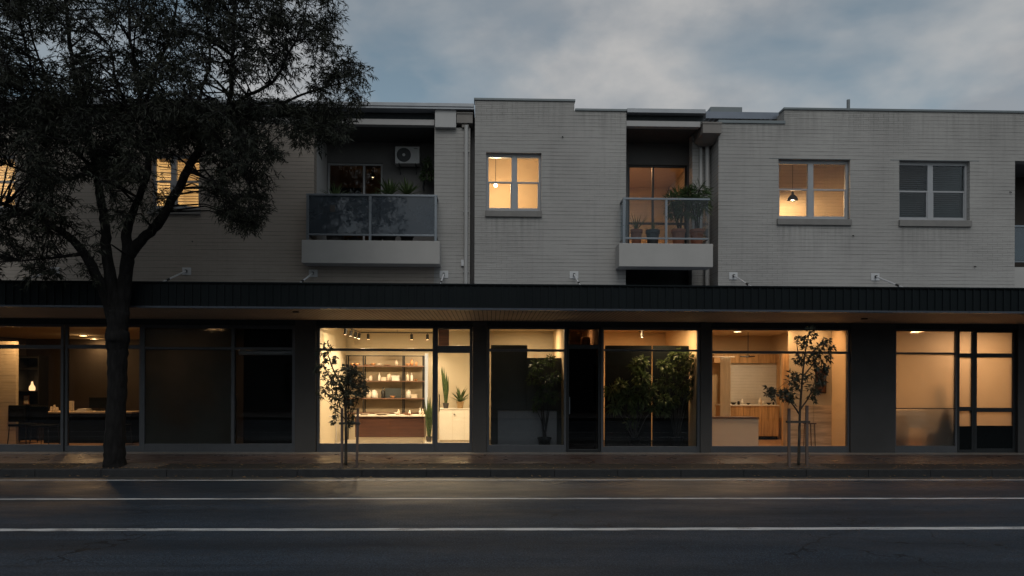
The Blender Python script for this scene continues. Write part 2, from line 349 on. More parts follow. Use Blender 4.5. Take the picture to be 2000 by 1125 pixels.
# ------------------------------------------------------------------ mesh builder
class MB:
    def __init__(s): s.v = []; s.f = []
    def quad(s, a, b, c, d):
        n = len(s.v); s.v += [tuple(a), tuple(b), tuple(c), tuple(d)]; s.f.append((n, n+1, n+2, n+3))
    def box(s, x0, x1, y0, y1, z0, z1):
        if x1 < x0: x0, x1 = x1, x0
        if y1 < y0: y0, y1 = y1, y0
        if z1 < z0: z0, z1 = z1, z0
        n = len(s.v)
        s.v += [(x0, y0, z0), (x1, y0, z0), (x1, y1, z0), (x0, y1, z0), (x0, y0, z1), (x1, y0, z1), (x1, y1, z1), (x0, y1, z1)]
        for q in ((0, 3, 2, 1), (4, 5, 6, 7), (0, 1, 5, 4), (1, 2, 6, 5), (2, 3, 7, 6), (3, 0, 4, 7)): s.f.append(tuple(n+i for i in q))
        return s
    def tube(s, pts, rads, n=8, cap=True):
        pts = [Vector(p) for p in pts]
        if isinstance(rads, (int, float)): rads = [rads]*len(pts)
        base = len(s.v); prev = None
        for i, p in enumerate(pts):
            d = (pts[min(i+1, len(pts)-1)] - pts[max(i-1, 0)])
            d = d.normalized() if d.length > 1e-9 else Vector((0, 0, 1))
            a = prev if prev is not None else (Vector((1, 0, 0)) if abs(d.x) < .8 else Vector((0, 1, 0)))
            a = (a - d*a.dot(d)).normalized(); b = d.cross(a); prev = a
            for k in range(n):
                t = 2*math.pi*k/n; s.v.append(tuple(p + (a*math.cos(t) + b*math.sin(t))*rads[i]))
        for i in range(len(pts)-1):
            for k in range(n):
                q = base+i*n; s.f.append((q+k, q+(k+1) % n, q+n+(k+1) % n, q+n+k))
        if cap:
            s.f.append(tuple(base+k for k in reversed(range(n)))); q = base+(len(pts)-1)*n; s.f.append(tuple(q+k for k in range(n)))
        return s
    def lathe(s, c, prof, n=16):
        base = len(s.v)
        for r, z in prof:
            for k in range(n):
                t = 2*math.pi*k/n; s.v.append((c[0]+r*math.cos(t), c[1]+r*math.sin(t), c[2]+z))
        for i in range(len(prof)-1):
            for k in range(n):
                q = base+i*n; s.f.append((q+k, q+(k+1) % n, q+n+(k+1) % n, q+n+k))
        if prof[0][0] > 1e-6: s.f.append(tuple(base+k for k in reversed(range(n))))
        q = base+(len(prof)-1)*n
        if prof[-1][0] > 1e-6: s.f.append(tuple(q+k for k in range(n)))
        return s
    def leaf(s, p, d, L, w, fold=.25, droop=0, sideways=None):
        """pointed leaf: 2 x 2 faces folded on the midrib"""
        d = d.normalized(); sd = sideways or Vector((random.uniform(-1, 1), random.uniform(-1, 1), random.uniform(-1, 1)))
        sd = d.cross(sd)
        if sd.length < 1e-4: sd = Vector((1, 0, 0))
        sd.normalize(); nn = d.cross(sd)
        mpt = p + d*L*.45 - nn*w*fold; tip = p + d*L + Vector((0, 0, -droop*L))
        a = p + d*L*.42 + sd*w*.5; b = p + d*L*.42 - sd*w*.5
        n = len(s.v); s.v += [tuple(p), tuple(a), tuple(tip), tuple(mpt), tuple(b)]
        s.f += [(n, n+1, n+2, n+3), (n, n+3, n+2, n+4)]
    def strap(s, p, d, L, w, bend, n=4):
        """long arching strap leaf"""
        d = d.normalized(); sd = d.cross(Vector((0, 0, 1)))
        if sd.length < 1e-3: sd = Vector((1, 0, 0))
        sd.normalize(); q = Vector(p); base = len(s.v)
        for i in range(n+1):
            t = i/n; ww = w*(.55+.9*t if t < .5 else 1.0*(1-t)*2)*.5
            ww = max(ww, .001)
            s.v += [tuple(q+sd*ww), tuple(q-sd*ww)]
            q = q + d*L/n; d = (d + Vector((0, 0, -bend/n))).normalized()
        for i in range(n): s.f.append((base+2*i, base+2*i+1, base+2*i+3, base+2*i+2))
    def wall(s, x0, x1, z0, z1, ya, yb, holes=()):
        xs = sorted(set([x0, x1]+[h[0] for h in holes]+[h[1] for h in holes])); zs = sorted(set([z0, z1]+[h[2] for h in holes]+[h[3] for h in holes]))
        xs = [x for x in xs if x0 <= x <= x1]; zs = [z for z in zs if z0 <= z <= z1]
        def solid(i, j):
            if i < 0 or j < 0 or i >= len(xs)-1 or j >= len(zs)-1: return False
            cx = (xs[i]+xs[i+1])/2; cz = (zs[j]+zs[j+1])/2
            return not any(h[0] < cx < h[1] and h[2] < cz < h[3] for h in holes)
        for i in range(len(xs)-1):
            for j in range(len(zs)-1):
                if not solid(i, j): continue
                a, b, c, d = xs[i], xs[i+1], zs[j], zs[j+1]
                s.quad((a, ya, c), (b, ya, c), (b, ya, d), (a, ya, d)); s.quad((b, yb, c), (a, yb, c), (a, yb, d), (b, yb, d))
                if not solid(i-1, j): s.quad((a, yb, c), (a, ya, c), (a, ya, d), (a, yb, d))
                if not solid(i+1, j): s.quad((b, ya, c), (b, yb, c), (b, yb, d), (b, ya, d))
                if not solid(i, j-1): s.quad((a, yb, c), (b, yb, c), (b, ya, c), (a, ya, c))
                if not solid(i, j+1): s.quad((a, ya, d), (b, ya, d), (b, yb, d), (a, yb, d))
        return s
    def build(s, name, mat, parent=None, bevel=0, smooth=False, loc=None):
        me = bpy.data.meshes.new(name)
        off = Vector((0, 0, 0))
        if parent is not None:
            pp = parent
            while pp is not None: off += Vector(pp.location); pp = pp.parent
        elif loc is not None: off = Vector(loc)
        me.from_pydata([(x-off.x, y-off.y, z-off.z) for x, y, z in s.v], [], s.f)
        me.materials.append(MT[mat] if isinstance(mat, str) else mat)
        if smooth:
            for p in me.polygons: p.use_smooth = True
        me.update()
        o = bpy.data.objects.new(name, me); COL.objects.link(o)
        if parent is not None: o.parent = parent
        elif loc is not None: o.location = loc
        if bevel:
            b = o.modifiers.new('bevel', 'BEVEL'); b.width = bevel; b.segments = 2; b.limit_method = 'ANGLE'
        return o

def tag(o, label=None, cat=None, group=None, kind=None):
    if label: o['label'] = label
    if cat: o['category'] = cat
    if group: o['group'] = group
    if kind: o['kind'] = kind
    return o
def thing(name, label, cat, loc, group=None):
    o = bpy.data.objects.new(name, None); COL.objects.link(o); o.location = loc; o.empty_display_size = .1
    return tag(o, label, cat, group)
def lamp_at(name, typ, loc, energy, col=(1, .70, .40), radius=.05, parent=None, size=None, spot=None, target=None):
    d = bpy.data.lights.new(name, typ); d.energy = energy; d.color = col
    if typ == 'AREA': d.shape = 'DISK'; d.size = size or .4
    else: d.shadow_soft_size = radius
    if typ == 'SPOT': d.spot_size = math.radians(spot or 70); d.spot_blend = .6
    o = bpy.data.objects.new(name, d); COL.objects.link(o)
    off = Vector((0, 0, 0)); pp = parent
    while pp is not None: off += Vector(pp.location); pp = pp.parent
    o.location = Vector(loc)-off
    if target is not None: o.rotation_euler = (Vector(target)-Vector(loc)).to_track_quat('-Z', 'Y').to_euler()
    if parent is not None: o.parent = parent
    return o

# ------------------------------------------------------------------ ground, road
XL, XR = -45.0, 45.0
KY = -3.08                    # kerb line
RZ = -.12                     # road level
def sheet(name, mat, x0, x1, y0, y1, z, **k):
    b = MB(); b.quad((x0, y0, z), (x1, y0, z), (x1, y1, z), (x0, y1, z)); o = b.build(name, mat); o['kind'] = 'structure'; return o
sheet('ground', 'verge', -400, 400, -400, 400, RZ-.03)
sheet('road', 'asphalt', XL*3, XR*3, -15.0, KY-.45, RZ)
b = MB(); b.quad((XL*3, KY-.45, RZ), (XR*3, KY-.45, RZ), (XR*3, KY+.02, RZ-.02), (XL*3, KY+.02, RZ-.02)); b.build('gutter', 'gutter')['kind'] = 'structure'
def kerb(name, ya, yb):
    b = MB(); x = XL*2; k = 0
    while x < XR*2:
        w = 1.2; b.box(x+.0015, x+w-.0015, ya, yb, RZ-.1, .004); x += w; k += 1
    o = b.build(name, 'kerb', bevel=.015); o['kind'] = 'structure'
kerb('kerb', KY, KY+.15)
kerb('kerb', -15.15, -15.0)
b = MB(); b.box(XL*2, XR*2, KY+.15, -2.12, -.2, -.004); b.build('verge', 'verge')['kind'] = 'structure'
b = MB(); b.box(XL*2, XR*2, -2.12, 12, -.25, 0); b.build('footpath', 'paving')['kind'] = 'structure'
b = MB(); b.box(XL*2, XR*2, -24, -15.15, -.25, 0); b.build('footpath', 'paving')['kind'] = 'structure'
b = MB(); x = XL*2
while x < XR*2: b.box(x+.003, x+1.197, -.34, .045, -.05, .006); x += 1.2
b.build('paving_edge', 'edge_conc')['kind'] = 'structure'
for i, (py, w) in enumerate(((938, .085), (974.5, .095), (1034, .135))):
    Y = CAM.y + F_PX*(CAM.z-RZ)/(py-PPY)
    b = MB(); x = XL*2; rl = random.Random(i+5); pa, pb = 0, 0; k = 0
    while x < XR*2:
        st = .25 if abs(x) < 16 else 2.0
        na, nb = rl.gauss(0, .006), rl.gauss(0, .006); drift = .012*math.sin(x*.35+i*2)
        d2 = .012*math.sin((x+st)*.35+i*2)
        b.quad((x, Y-w/2+pa+drift, RZ+.004), (x+st, Y-w/2+na+d2, RZ+.004), (x+st, Y+w/2+nb+d2, RZ+.004), (x, Y+w/2+pb+drift, RZ+.004)); x += st; pa, pb = na, nb
    o = b.build('lane_line', 'line')
    o['kind'] = 'structure'
# fallen leaves
b = MB()
rr = random.Random(3)
for i in range(900):
    k = rr.random(); x = rr.uniform(-13, 13)
    if k < .35: y = rr.uniform(-3.0, -2.0); z = .008
    elif k < .5: x = rr.uniform(8, 13); y = rr.uniform(-2.7, -1.6); z = .01
    elif k < .7: y = rr.uniform(-3.5, -3.1); z = RZ+.01
    elif k < .85: x = rr.gauss(PX(225, -2.85), .7); y = rr.uniform(-3.05, -2.3); z = .012
    else: x = rr.choice((PX(680, -2.8), PX(1560, -2.8))) + rr.gauss(0, .45); y = rr.uniform(-3.0, -2.4); z = .012
    a = rr.uniform(0, 6.28); d = Vector((math.cos(a), math.sin(a), rr.uniform(-.1, .25)))
    b.leaf(Vector((x, y, z)), d, rr.uniform(.04, .09), rr.uniform(.015, .035), sideways=Vector((0, 0, 1)))
tag(b.build('leaf_litter', 'litter'), 'dry brown fallen leaves scattered along the kerb and tree pits', 'leaves', kind='stuff')

# ------------------------------------------------------------------ glazing helpers
def glazed(parent, name, x0, x1, z0, z1, Y, fwid=.05, fd=.08, mat='alu_dark', trans=(), mulls=(), pane='glass', bottom=None, label=None, tw=None):
    """frame with full-width transoms and (x, z0, z1) mullions; one pane mesh. Y is the frame front."""
    b = MB(); bt = bottom if bottom is not None else fwid
    b.box(x0, x0+fwid, Y, Y+fd, z0, z1); b.box(x1-fwid, x1, Y, Y+fd, z0, z1)
    b.box(x0+fwid, x1-fwid, Y+.002, Y+fd-.002, z1-fwid, z1); b.box(x0+fwid, x1-fwid, Y+.002, Y+fd-.002, z0, z0+bt)
    tw = tw or fwid
    for t in trans: b.box(x0+fwid, x1-fwid, Y+.004, Y+fd-.004, t-tw/2, t+tw/2)
    for q in mulls:
        x, a, c = (q if isinstance(q, tuple) else (q, z0+bt, z1-fwid)); b.box(x-fwid/2, x+fwid/2, Y+.001, Y+fd-.001, a, c)
    o = b.build(name, mat, parent, bevel=.004)
    if label: o['label'] = label
    if pane:
        g = MB(); g.box(x0+fwid*.5, x1-fwid*.5, Y+fd*.45, Y+fd*.45+.008, z0+bt*.5, z1-fwid*.5); g.build('pane', pane, o)
    return o

def room(parent, x0, x1, y0, y1, z0, z1, wall='wall_warm', floor='floor_pale', ceil=None, back=None, left=None, right=None):
    t = .06
    MB().box(x0-t, x0, y0, y1, z0, z1).build('side_wall', left or wall, parent)
    MB().box(x1, x1+t, y0, y1, z0, z1).build('side_wall', right or wall, parent)
    MB().box(x0-t, x1+t, y1, y1+t, z0, z1).build('back_wall', back or wall, parent)
    MB().box(x0-t, x1+t, y0, y1+t, z0-.1, z0).build('room_floor', floor, parent)
    MB().box(x0-t, x1+t, y0, y1+t, z1, z1+.08).build('room_ceiling', ceil or wall, parent)

def ceiling_lamp(label, x, y, z, power, r=.09, col=(1, .70, .40), group='round ceiling lights', bulb=0):
    t = thing('ceiling_light', label, 'ceiling light', (x, y, z), group)
    MB().lathe((x, y, z), [(r*1.25, 0), (r*1.25, -.02), (r*1.02, -.022), (r, -.012)], 20).build('trim_ring', 'white_paint', t)
    MB().lathe((x, y, z), [(r*.98, -.013), (r*.5, -.018), (.001, -.02)], 20).build('diffuser', 'lamp', t)
    if bulb: lamp_at('ceiling_fill_source', 'POINT', (x, y, z-.10), bulb, col, .03, t)  # extra point light added below the fitting to brighten the ceiling
    lamp_at('ceiling_light_source', 'AREA', (x, y, z-.03), power, col, size=r*2, parent=t)
    return t

# ------------------------------------------------------------------ the three buildings
ZH = 2.93      # top of shop glazing
ZC = 3.05      # ground-floor ceilings
ZW = 3.06      # bottom of upper wall
UF = 4.78      # upper floor level
L_X0 = PX(-420)
x575, x618 = PX(575), PX(618)
x847, x917, x925 = PX(847), PX(916.5), PX(926)
x1221, x1366, x1402 = PX(1221.5), PX(1366), PX(1402)
x1378 = PX(1378)
R_X1 = PX(2330)
left = thing('shop_building', 'buff painted brick building with a flat overhanging roof, behind the big tree', 'building', (PX(300), 0, 0), 'shops with flats above along the street')
mid = thing('shop_building', 'pale brick building with stepped parapet and one lit window, between the two balconies', 'building', (PX(1080), 0, 0), 'shops with flats above along the street')
right = thing('shop_building', 'long pale brick building with two double windows, one lit and one with dark blinds', 'building', (PX(1700), 0, 0), 'shops with flats above along the street')

def upper_window(parent, px0, px1, py0, py1, railpy, mullpx, sill, Yf, frame_label=None, pane='glass_up', bw=.14):
    """opening in wall with double-hung sashes; returns hole rect"""
    cx = (px0+px1)/2
    x0, x1 = PX(px0, Yf), PX(px1, Yf); z1, z0 = PZ(py0, cx, Yf), PZ(py1, cx, Yf); zr = PZ(railpy, cx, Yf)
    xm = PX(mullpx, Yf)
    b = MB(); f = .055; Y = Yf+.10; D = .07
    b.box(x0, x0+f, Y, Y+D, z0, z1); b.box(x1-f, x1, Y, Y+D, z0, z1)
    b.box(x0+f, x1-f, Y+.003, Y+D, z1-f*1.5, z1); b.box(x0+f, x1-f, Y+.003, Y+D, z0, z0+f*1.2)
    b.box(xm-.065, xm+.065, Y+.001, Y+D, z0+f, z1-f)
    b.box(x0+f, xm-.065, Y+.008, Y+.05, zr-.02, zr+.02); b.box(xm+.065, x1-f, Y+.008, Y+.05, zr-.02, zr+.02)
    # slim sash stiles
    for a, c in ((x0+f, xm-.065), (xm+.065, x1-f)):
        for z_, w_, z2 in ((z0+f*1.2, 0, zr-.02),):
            b.box(a, a+.022, Y+.012, Y+.05, z_, z2); b.box(c-.022, c, Y+.012, Y+.05, z_, z2)
            b.box(a+.022, c-.022, Y+.012, Y+.05, z_, z_+.03)
    w = b.build('window', 'win_frame', parent, bevel=.004)
    g = MB(); g.box(x0+.03, x1-.03, Y+.03, Y+.036, z0+.03, z1-.03); g.build('pane', pane, w)
    sp0, sp1, sy0, sy1 = sill
    s = MB(); sx0, sx1 = PX(sp0, Yf), PX(sp1, Yf); sz1, sz0 = z0-.004, PZ(sy1, cx, Yf)
    s.box(sx0, sx1, Yf-.055, Yf+.10, sz0, sz1); s.build('sill', 'sill', w, bevel=.006)
    return (x0, x1, z0, z1)

def venetian(parent, x0, x1, z0, z1, Y, mat, pitch=.05, tilt=.6, gap=0):
    b = MB(); z = z0
    while z < z1:
        dy = .02*math.cos(tilt); dz = .02*math.sin(tilt)*1.2
        b.quad((x0, Y-dy, z-dz), (x1, Y-dy, z-dz), (x1, Y+dy, z+dz), (x0, Y+dy, z+dz)); z += pitch
    b.box(x0, x1, Y-.03, Y+.03, z1, z1+.05)
    return b.build('blind', mat, parent)

# --- LEFT BUILDING (front plane Y = .10)
LY = .10
zroofL = PZ(207, 700, LY)
z_e0, z_e1 = PZ(217, 750, LY), PZ(207, 750, LY)
z_g = PZ(233, 750, LY); z_b = PZ(244, 750, LY)
W0 = upper_window(left, -62, 28, 300, 408, 352, -20, (-64, 30, 408, 418), LY)
W1 = upper_window(left, 294, 389, 300, 408, 352, 334, (288, 391, 408, 419), LY)
b = MB(); b.wall(L_X0, PX(612, LY), ZW, z_g, LY, LY+.25, [W0, W1]); b.build('wall', 'brick_left', left)
slabZ0, slabZ1 = PZ(515, 720, -.35), PZ(469, 720, -.35)
MB().wall(PX(612, LY)+.001, PX(847, LY), ZW, slabZ1-.12, LY+.004, LY+.25).build('lower_wall', 'brick_left', left)
# pier right of the balcony
b = MB(); b.wall(PX(847, LY)+.001, x917, ZW, PZ(249, 870, LY), LY, LY+.30); b.build('pier', 'brick_cream', left)
MB().box(x917, x925+.06, .45, .6, ZW, z_e0).build('gap_wall', 'render_shaded', left)
MB().box(x917-.04, x917-.001, LY+.30, .45, ZW, z_e0-.2).build('gap_side_wall', 'render_shaded', left)
# recess shell
RB = 1.35
xa, xb = PX(612, LY), PX(847, LY)
xd0, xd1 = PX(638, RB), PX(746, RB); zd1 = PZ(318, 690, RB); zfl = slabZ1-.12
b = MB(); b.wall(xa-.3, xb+.3, ZW, z_b+.15, RB, RB+.15, [(xd0, xd1, zfl+.02, zd1)]); b.build('balcony_back_wall', 'render_shaded', left)
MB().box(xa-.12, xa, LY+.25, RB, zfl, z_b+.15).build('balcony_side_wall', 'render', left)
MB().box(xb, xb+.12, LY+.30, RB, zfl, z_b+.15).build('balcony_side_wall', 'render_shaded', left)
MB().box(xa-.1, xb+.1, LY+.14, RB+.05, z_b+.02, z_b+.12).build('balcony_ceiling', 'ceil_shaded', left)
MB().box(xa-.12, xb+.12, LY+.26, RB+.1, zfl-.12, zfl).build('balcony_floor', 'concrete', left)
# roof: eave band, dark recessed fascia, painted beam
b = MB(); b.box(L_X0, x925-.02, LY-.18, 11.5, z_e0, z_e1); b.box(L_X0, x925-.025, LY-.20, LY-.18, z_e0+.05, z_e1+.012); rf = b.build('roof', 'eave', left, bevel=.006)
MB().box(L_X0, xb-.001, LY+.10, LY+.3, z_g+.001, z_e0-.001).build('fascia_board', 'dark_gap', rf)
MB().box(PX(505, LY), xb-.002, LY-.02, LY+.14, z_b, z_g).build('beam', 'beam', left, bevel=.004)
MB().box(L_X0, PX(505, LY)-.002, LY-.012, LY-.001, z_b, z_g).build('beam', 'box_paint', left)
# pier cap box and rain head + downpipe
MB().box(PX(848, LY-.1), PX(889, LY-.1), LY-.12, LY+.25, PZ(249, 870, LY-.1), PZ(214, 870, LY-.1)).build('parapet_box', 'render', left, bevel=.006)
b = MB(); a0, a1 = PX(890, LY-.1), PX(924, LY-.1); zt, zb_ = PZ(220, 905, LY-.1), PZ(240, 905, LY-.1)
b.box(a0, a1-.03, LY-.10, LY+.30, zb_, zt); b.box(a0-.01, a1-.02, LY-.12, LY+.3, zt-.03, zt+.01)
b.box(a0+.12, a1-.12, LY-.06, LY+.1, zb_-.09, zb_)
rh = b.build('rain_head', 'box_paint', left, bevel=.006)
xp = PX(909, LY-.06)
b = MB(); b.tube([(xp, LY-.06, zb_-.05), (xp, LY-.06, ZW+.05)], .045, 12)
for zz in (4.2, 5.6, 7.0): b.box(xp-.06, xp+.06, LY-.07, LY, zz, zz+.03)
b.build('downpipe', 'pipe', left)
MB().box(PX(900, LY), PX(906, LY), LY-.05, LY, PZ(520, 903, LY), PZ(508, 903, LY)).build('junction_box', 'ac_white', left, bevel=.004)

def balcony(parent, s0, s1, sy0, sy1, r0, r1, ry0, rb, posts, gl, Yp, dep, floor_to, gy=None):
    """slab + balustrade projecting dep in front of Yp"""
    Yf = Yp-dep; cx = (s0+s1)/2
    bal = MB()
    X0, X1 = PX(s0, Yf), PX(s1, Yf); Z1, Z0 = PZ(sy0, cx, Yf), PZ(sy1, cx, Yf)
    bal.box(X0, X1, Yf, Yp-.002, Z0, Z1)
    o = bal.build('balcony', 'concrete', parent, bevel=.01)
    Yr = Yf+.06
    ra, rb_ = PX(r0, Yr), PX(r1, Yr); zt = PZ(ry0, cx, Yr); zb = PZ(rb, cx, Yr)
    r = MB(); r.box(ra, rb_, Yr-.025, Yr+.025, zt-.045, zt)
    r.box(ra+.03, rb_-.03, Yr-.018, Yr+.018, zb-.02, zb+.02)
    for p in posts:
        x = PX(p, Yr); r.box(x-.028, x+.028, Yr-.022, Yr+.022, Z1+.001, zt-.046)
    for x in (ra+.025, rb_-.025):   # short returns to the wall
        r.box(x-.022, x+.022, Yr+.026, Yp+.05, zt-.043, zt-.002)
        r.box(x-.014, x+.014, Yr+.026, Yp+.05, zb-.015, zb+.015)
    rl = r.build('railing', 'alu_rail', o, bevel=.003)
    g = MB(); g.box(ra+.04, rb_-.04, Yr-.004, Yr+.004, zb+.02, zt-.046)
    for x in (ra+.025, rb_-.025): g.box(x-.004, x+.004, Yr+.03, Yp+.04, zb+.02, zt-.046)
    g.build('glass_panel', gl, o)
    return o
balcony(left, 588, 858, 469.5, 514.5, 597, 853, 379.5, 459, (600, 722, 850), 'glass_bal', LY, .45, 0)
dw = glazed(left, 'balcony_door', xd0, xd1, zfl+.02, zd1, RB+.04, .05, .07, 'win_frame', pane='glass_dark', mulls=(PX(709, RB),))
# flat behind the left balcony
room(left, PX(560, 1.5), PX(835, 1.5), RB+.16, 4.5, zfl, 7.5, 'wall_orange', 'floor_wood')
MB().box(PX(640, 1.8), PX(704, 1.8), 1.78, 1.80, zfl+1.0, zfl+1.9).build('door_blind', 'blind_dark', dw)
# flats behind the left windows
for (wx0, wx1, wz0, wz1), lab in ((W0, 'a'), (W1, 'b')):
    room(left, wx0-.8, wx1+.9, LY+.26, 3.6, UF, 7.6, 'wall_warm', 'floor_wood')
    venetian(left, wx0+.05, wx1-.05, wz0+.25 if lab == 'b' else wz0+.05, wz1-.1, LY+.30, 'blind', .062, .8)

# --- MIDDLE BUILDING (front plane Y = 0)
xk = PX(1120); zt1 = PZ(193, 1020); zt2 = PZ(213, 1170)
W2 = upper_window(mid, 948, 1056, 298, 412, 354, 1003.5, (947, 1057, 412, 424), 0)
b = MB(); b.wall(x925, xk, ZW, zt1-.05, 0, .25, [W2]); b.wall(xk, x1221, ZW, zt2-.05, 0, .25); b.build('wall', 'brick_cream', mid)
MB().box(x925, x925+.25, .25, 9, ZW, zt1-.05).build('side_wall', 'brick_cream', mid)
MB().box(xk-.25, xk, .25, 9, zt2-.05, zt1-.05).build('parapet_side_wall', 'brick_cream', mid)
MB().box(x1221-.25, x1221, .25, 9, ZW, zt2-.05).build('side_wall', 'render_shaded', mid)
b = MB(); b.box(x925-.025, xk+.02, -.03, .28, zt1-.05, zt1); b.box(xk+.02, x1221+.01, -.03, .28, zt2-.05, zt2); b.build('coping', 'coping', mid, bevel=.004)
MB().box(x925+.25, x1221-.25, .25, 10, zt2-.16, zt2-.08).build('roof', 'roof_metal', mid)
room(mid, x925+.26, x1221-.26, .26, 2.7, UF, 7.70, 'wall_orange', 'floor_wood', ceil='wall_warm')
# recess with the right-hand balcony
RB2 = 1.30; zs1 = PZ(475.5, 1300, -.35)
zfl2 = zs1-.10
e0, e1, g1, b1 = PZ(220.5, 1300, -.05), PZ(212.5, 1300, -.05), PZ(237, 1300), PZ(247.5, 1300)
q0, q1 = PX(1216, RB2), PX(1341, RB2); qz = PZ(322, 1290, RB2)
b = MB(); b.wall(x1221-.1, x1366+.2, zfl2-.15, b1+.1, RB2, RB2+.15, [(q0+.12, q1, zfl2+.02, qz)]); b.build('balcony_back_wall', 'render_shaded', mid)
MB().box(PX(1345, RB2), PX(1345, RB2)+.05, .66, RB2, zfl2, b1+.1).build('balcony_side_wall', 'render_shaded', mid)
MB().box(x1221, x1366+.2, .02, RB2+.1, b1+.05, b1+.15).build('balcony_ceiling', 'ceil_shaded', mid)
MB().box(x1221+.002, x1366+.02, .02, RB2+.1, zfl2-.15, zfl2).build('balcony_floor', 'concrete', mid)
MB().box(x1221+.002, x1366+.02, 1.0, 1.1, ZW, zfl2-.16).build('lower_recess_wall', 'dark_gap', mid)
# pier at mid depth with rain head and downpipe
MB().box(x1366, x1402+.05, .62, .9, ZW, PZ(246, 1385, .62)).build('pier', 'brick_cream', mid)
b = MB(); b.box(x1221+.012, PX(1375), -.06, 8, e0, e1); rf2 = b.build('roof', 'eave', mid, bevel=.004)
MB().box(x1221+.002, PX(1376), .12, .3, g1+.001, e0-.001).build('fascia_board', 'dark_gap', rf2)
MB().box(x1221+.002, PX(1366), -.01, .15, b1, g1).build('beam', 'beam', mid, bevel=.004)
h0, h1 = PX(1370, -.05), PX(1406, -.05); hz1, hz0 = PZ(241, 1388, -.05), PZ(261, 1388, -.05)
b = MB(); n0 = len(b.v); b.box(h0, h1, -.10, .6, hz0, hz1); b.box(h0-.012, h1+.012, -.115, .6, hz1-.025, hz1+.012)
b.v += [(h0, -.1, hz0), (h1, -.1, hz0), (h1-.06, .25, hz0-.12), (h0+.1, .25, hz0-.12), (h0, .6, hz0), (h1, .6, hz0), (h1-.06, .5, hz0-.12), (h0+.1, .5, hz0-.12)]
k = len(b.v)-8; b.f += [(k, k+1, k+2, k+3), (k+4, k+7, k+6, k+5), (k, k+3, k+7, k+4), (k+1, k+5, k+6, k+2), (k+3, k+2, k+6, k+7)]
b.build('rain_head', 'box_paint', mid)
xp2 = PX(1380, .5); MB().tube([(xp2, .5, hz0-.1), (xp2, .5, ZW+.05)], .05, 12).build('downpipe', 'pipe', mid)
MB().box(PX(1369, .5)-.03, PX(1369, .5)+.03, .55, .61, zfl2, hz0-.1).build('conduit', 'pipe', mid)
balcony(mid, 1208.5, 1392, 475.5, 521, 1215.5, 1385, 387, 466, (1217.5, 1300), 'glass_bal2', 0, .45, 0)
dw2 = glazed(mid, 'balcony_door', q0+.12, q1, zfl2+.02, qz, RB2+.04, .05, .07, 'alu_dark', pane='glass_up', mulls=(PX(1275, RB2),), trans=(zfl2+.95,))
room(mid, x1221+.05, PX(1420, 1.5), RB2+.16, 4.6, zfl2, 7.5, 'room_brick', 'floor_wood')

# --- RIGHT BUILDING
zr1 = PZ(213, 1530); zr2 = PZ(238, 1460); xs1 = PX(1530)
zr1 = PZ(214.5, 1760)
W3 = upper_window(right, 1519, 1659, 311, 428, 368, 1586, (1516, 1661, 429, 440), 0)
W4 = upper_window(right, 1755, 1893, 314, 430.5, 372, 1821, (1754, 1895, 431, 443), 0, pane='glass_up')
xo = PX(1981); zo1 = PZ(314, 1981); 
b = MB(); b.wall(x1402, xs1, ZW, zr2-.04, 0, .25, [W3]); b.wall(xs1, R_X1, ZW, zr1-.04, 0, .25, [W3, W4, (xo, PX(2200), ZW-.1, zo1)])
b.build('wall', 'brick_cream', right)
MB().box(x1402, x1402+.25, .25, 9, ZW, zr2-.04).build('side_wall', 'brick_cream', right)
MB().box(xs1, xs1+.25, .25, 9, zr2-.04, zr1-.04).build('parapet_side_wall', 'brick_cream', right)
b = MB(); b.box(x1402-.01, xs1+.02, -.03, .28, zr2-.04, zr2+.03); b.box(xs1-.02, R_X1, -.03, .28, zr1-.04, zr1+.01); b.build('coping', 'coping', right, bevel=.004)
# sloping sheet roof seen behind the low parapet
b = MB(); ra, rb_ = PX(1377, .4), PX(1530, .4)
zf = PZ(230, 1450, .4)
for i in range(16):
    xa_ = ra+(rb_-ra)*i/16; xb_ = ra+(rb_-ra)*(i+1)/16
    b.quad((xa_, .4, zf-.02), (xb_, .4, zf-.02), (xb_, .4, zf+.14), (xa_, .4, zf+.14))
    b.quad((xa_, .4, zf+.14), (xb_, .4, zf+.14), (xb_, 3.4, zf+.62-.012*i), (xa_, 3.4, zf+.62-.012*i))
    b.box(xa_-.012, xa_+.012, .398, 3.4, zf+.1, zf+.12)
b.build('roof', 'roof_metal', right)
MB().box(PX(1386, 1.8), PX(1448, 1.8), 1.8, 2.6, zf+.2, PZ(208.5, 1415, 1.8)).build('skylight', 'coping', right, bevel=.01)
MB().box(xs1+.25, R_X1, .25, 10, zr1-.6, zr1-.45).build('flat_roof', 'roof_metal', right)
xv = PX(1655, 1.0); MB().tube([(xv, 1.0, zr1-.5), (xv, 1.0, PZ(195, 1655, 1.0))], .04, 12).build('vent_pipe', 'coping', right)
room(right, W3[0]-.9, W4[0]-.2, .26, 1.95, UF, 7.62, 'wall_orange', 'floor_wood', back='room_brick')
room(right, W4[0]-.08, W4[1]+.6, .26, 3.0, UF, 7.25, 'wall_dark', 'floor_dark')
venetian(right, W4[0]+.05, W4[1]-.05, W4[2]+.05, W4[3]-.1, .27, 'blind_dark', .05, .9)
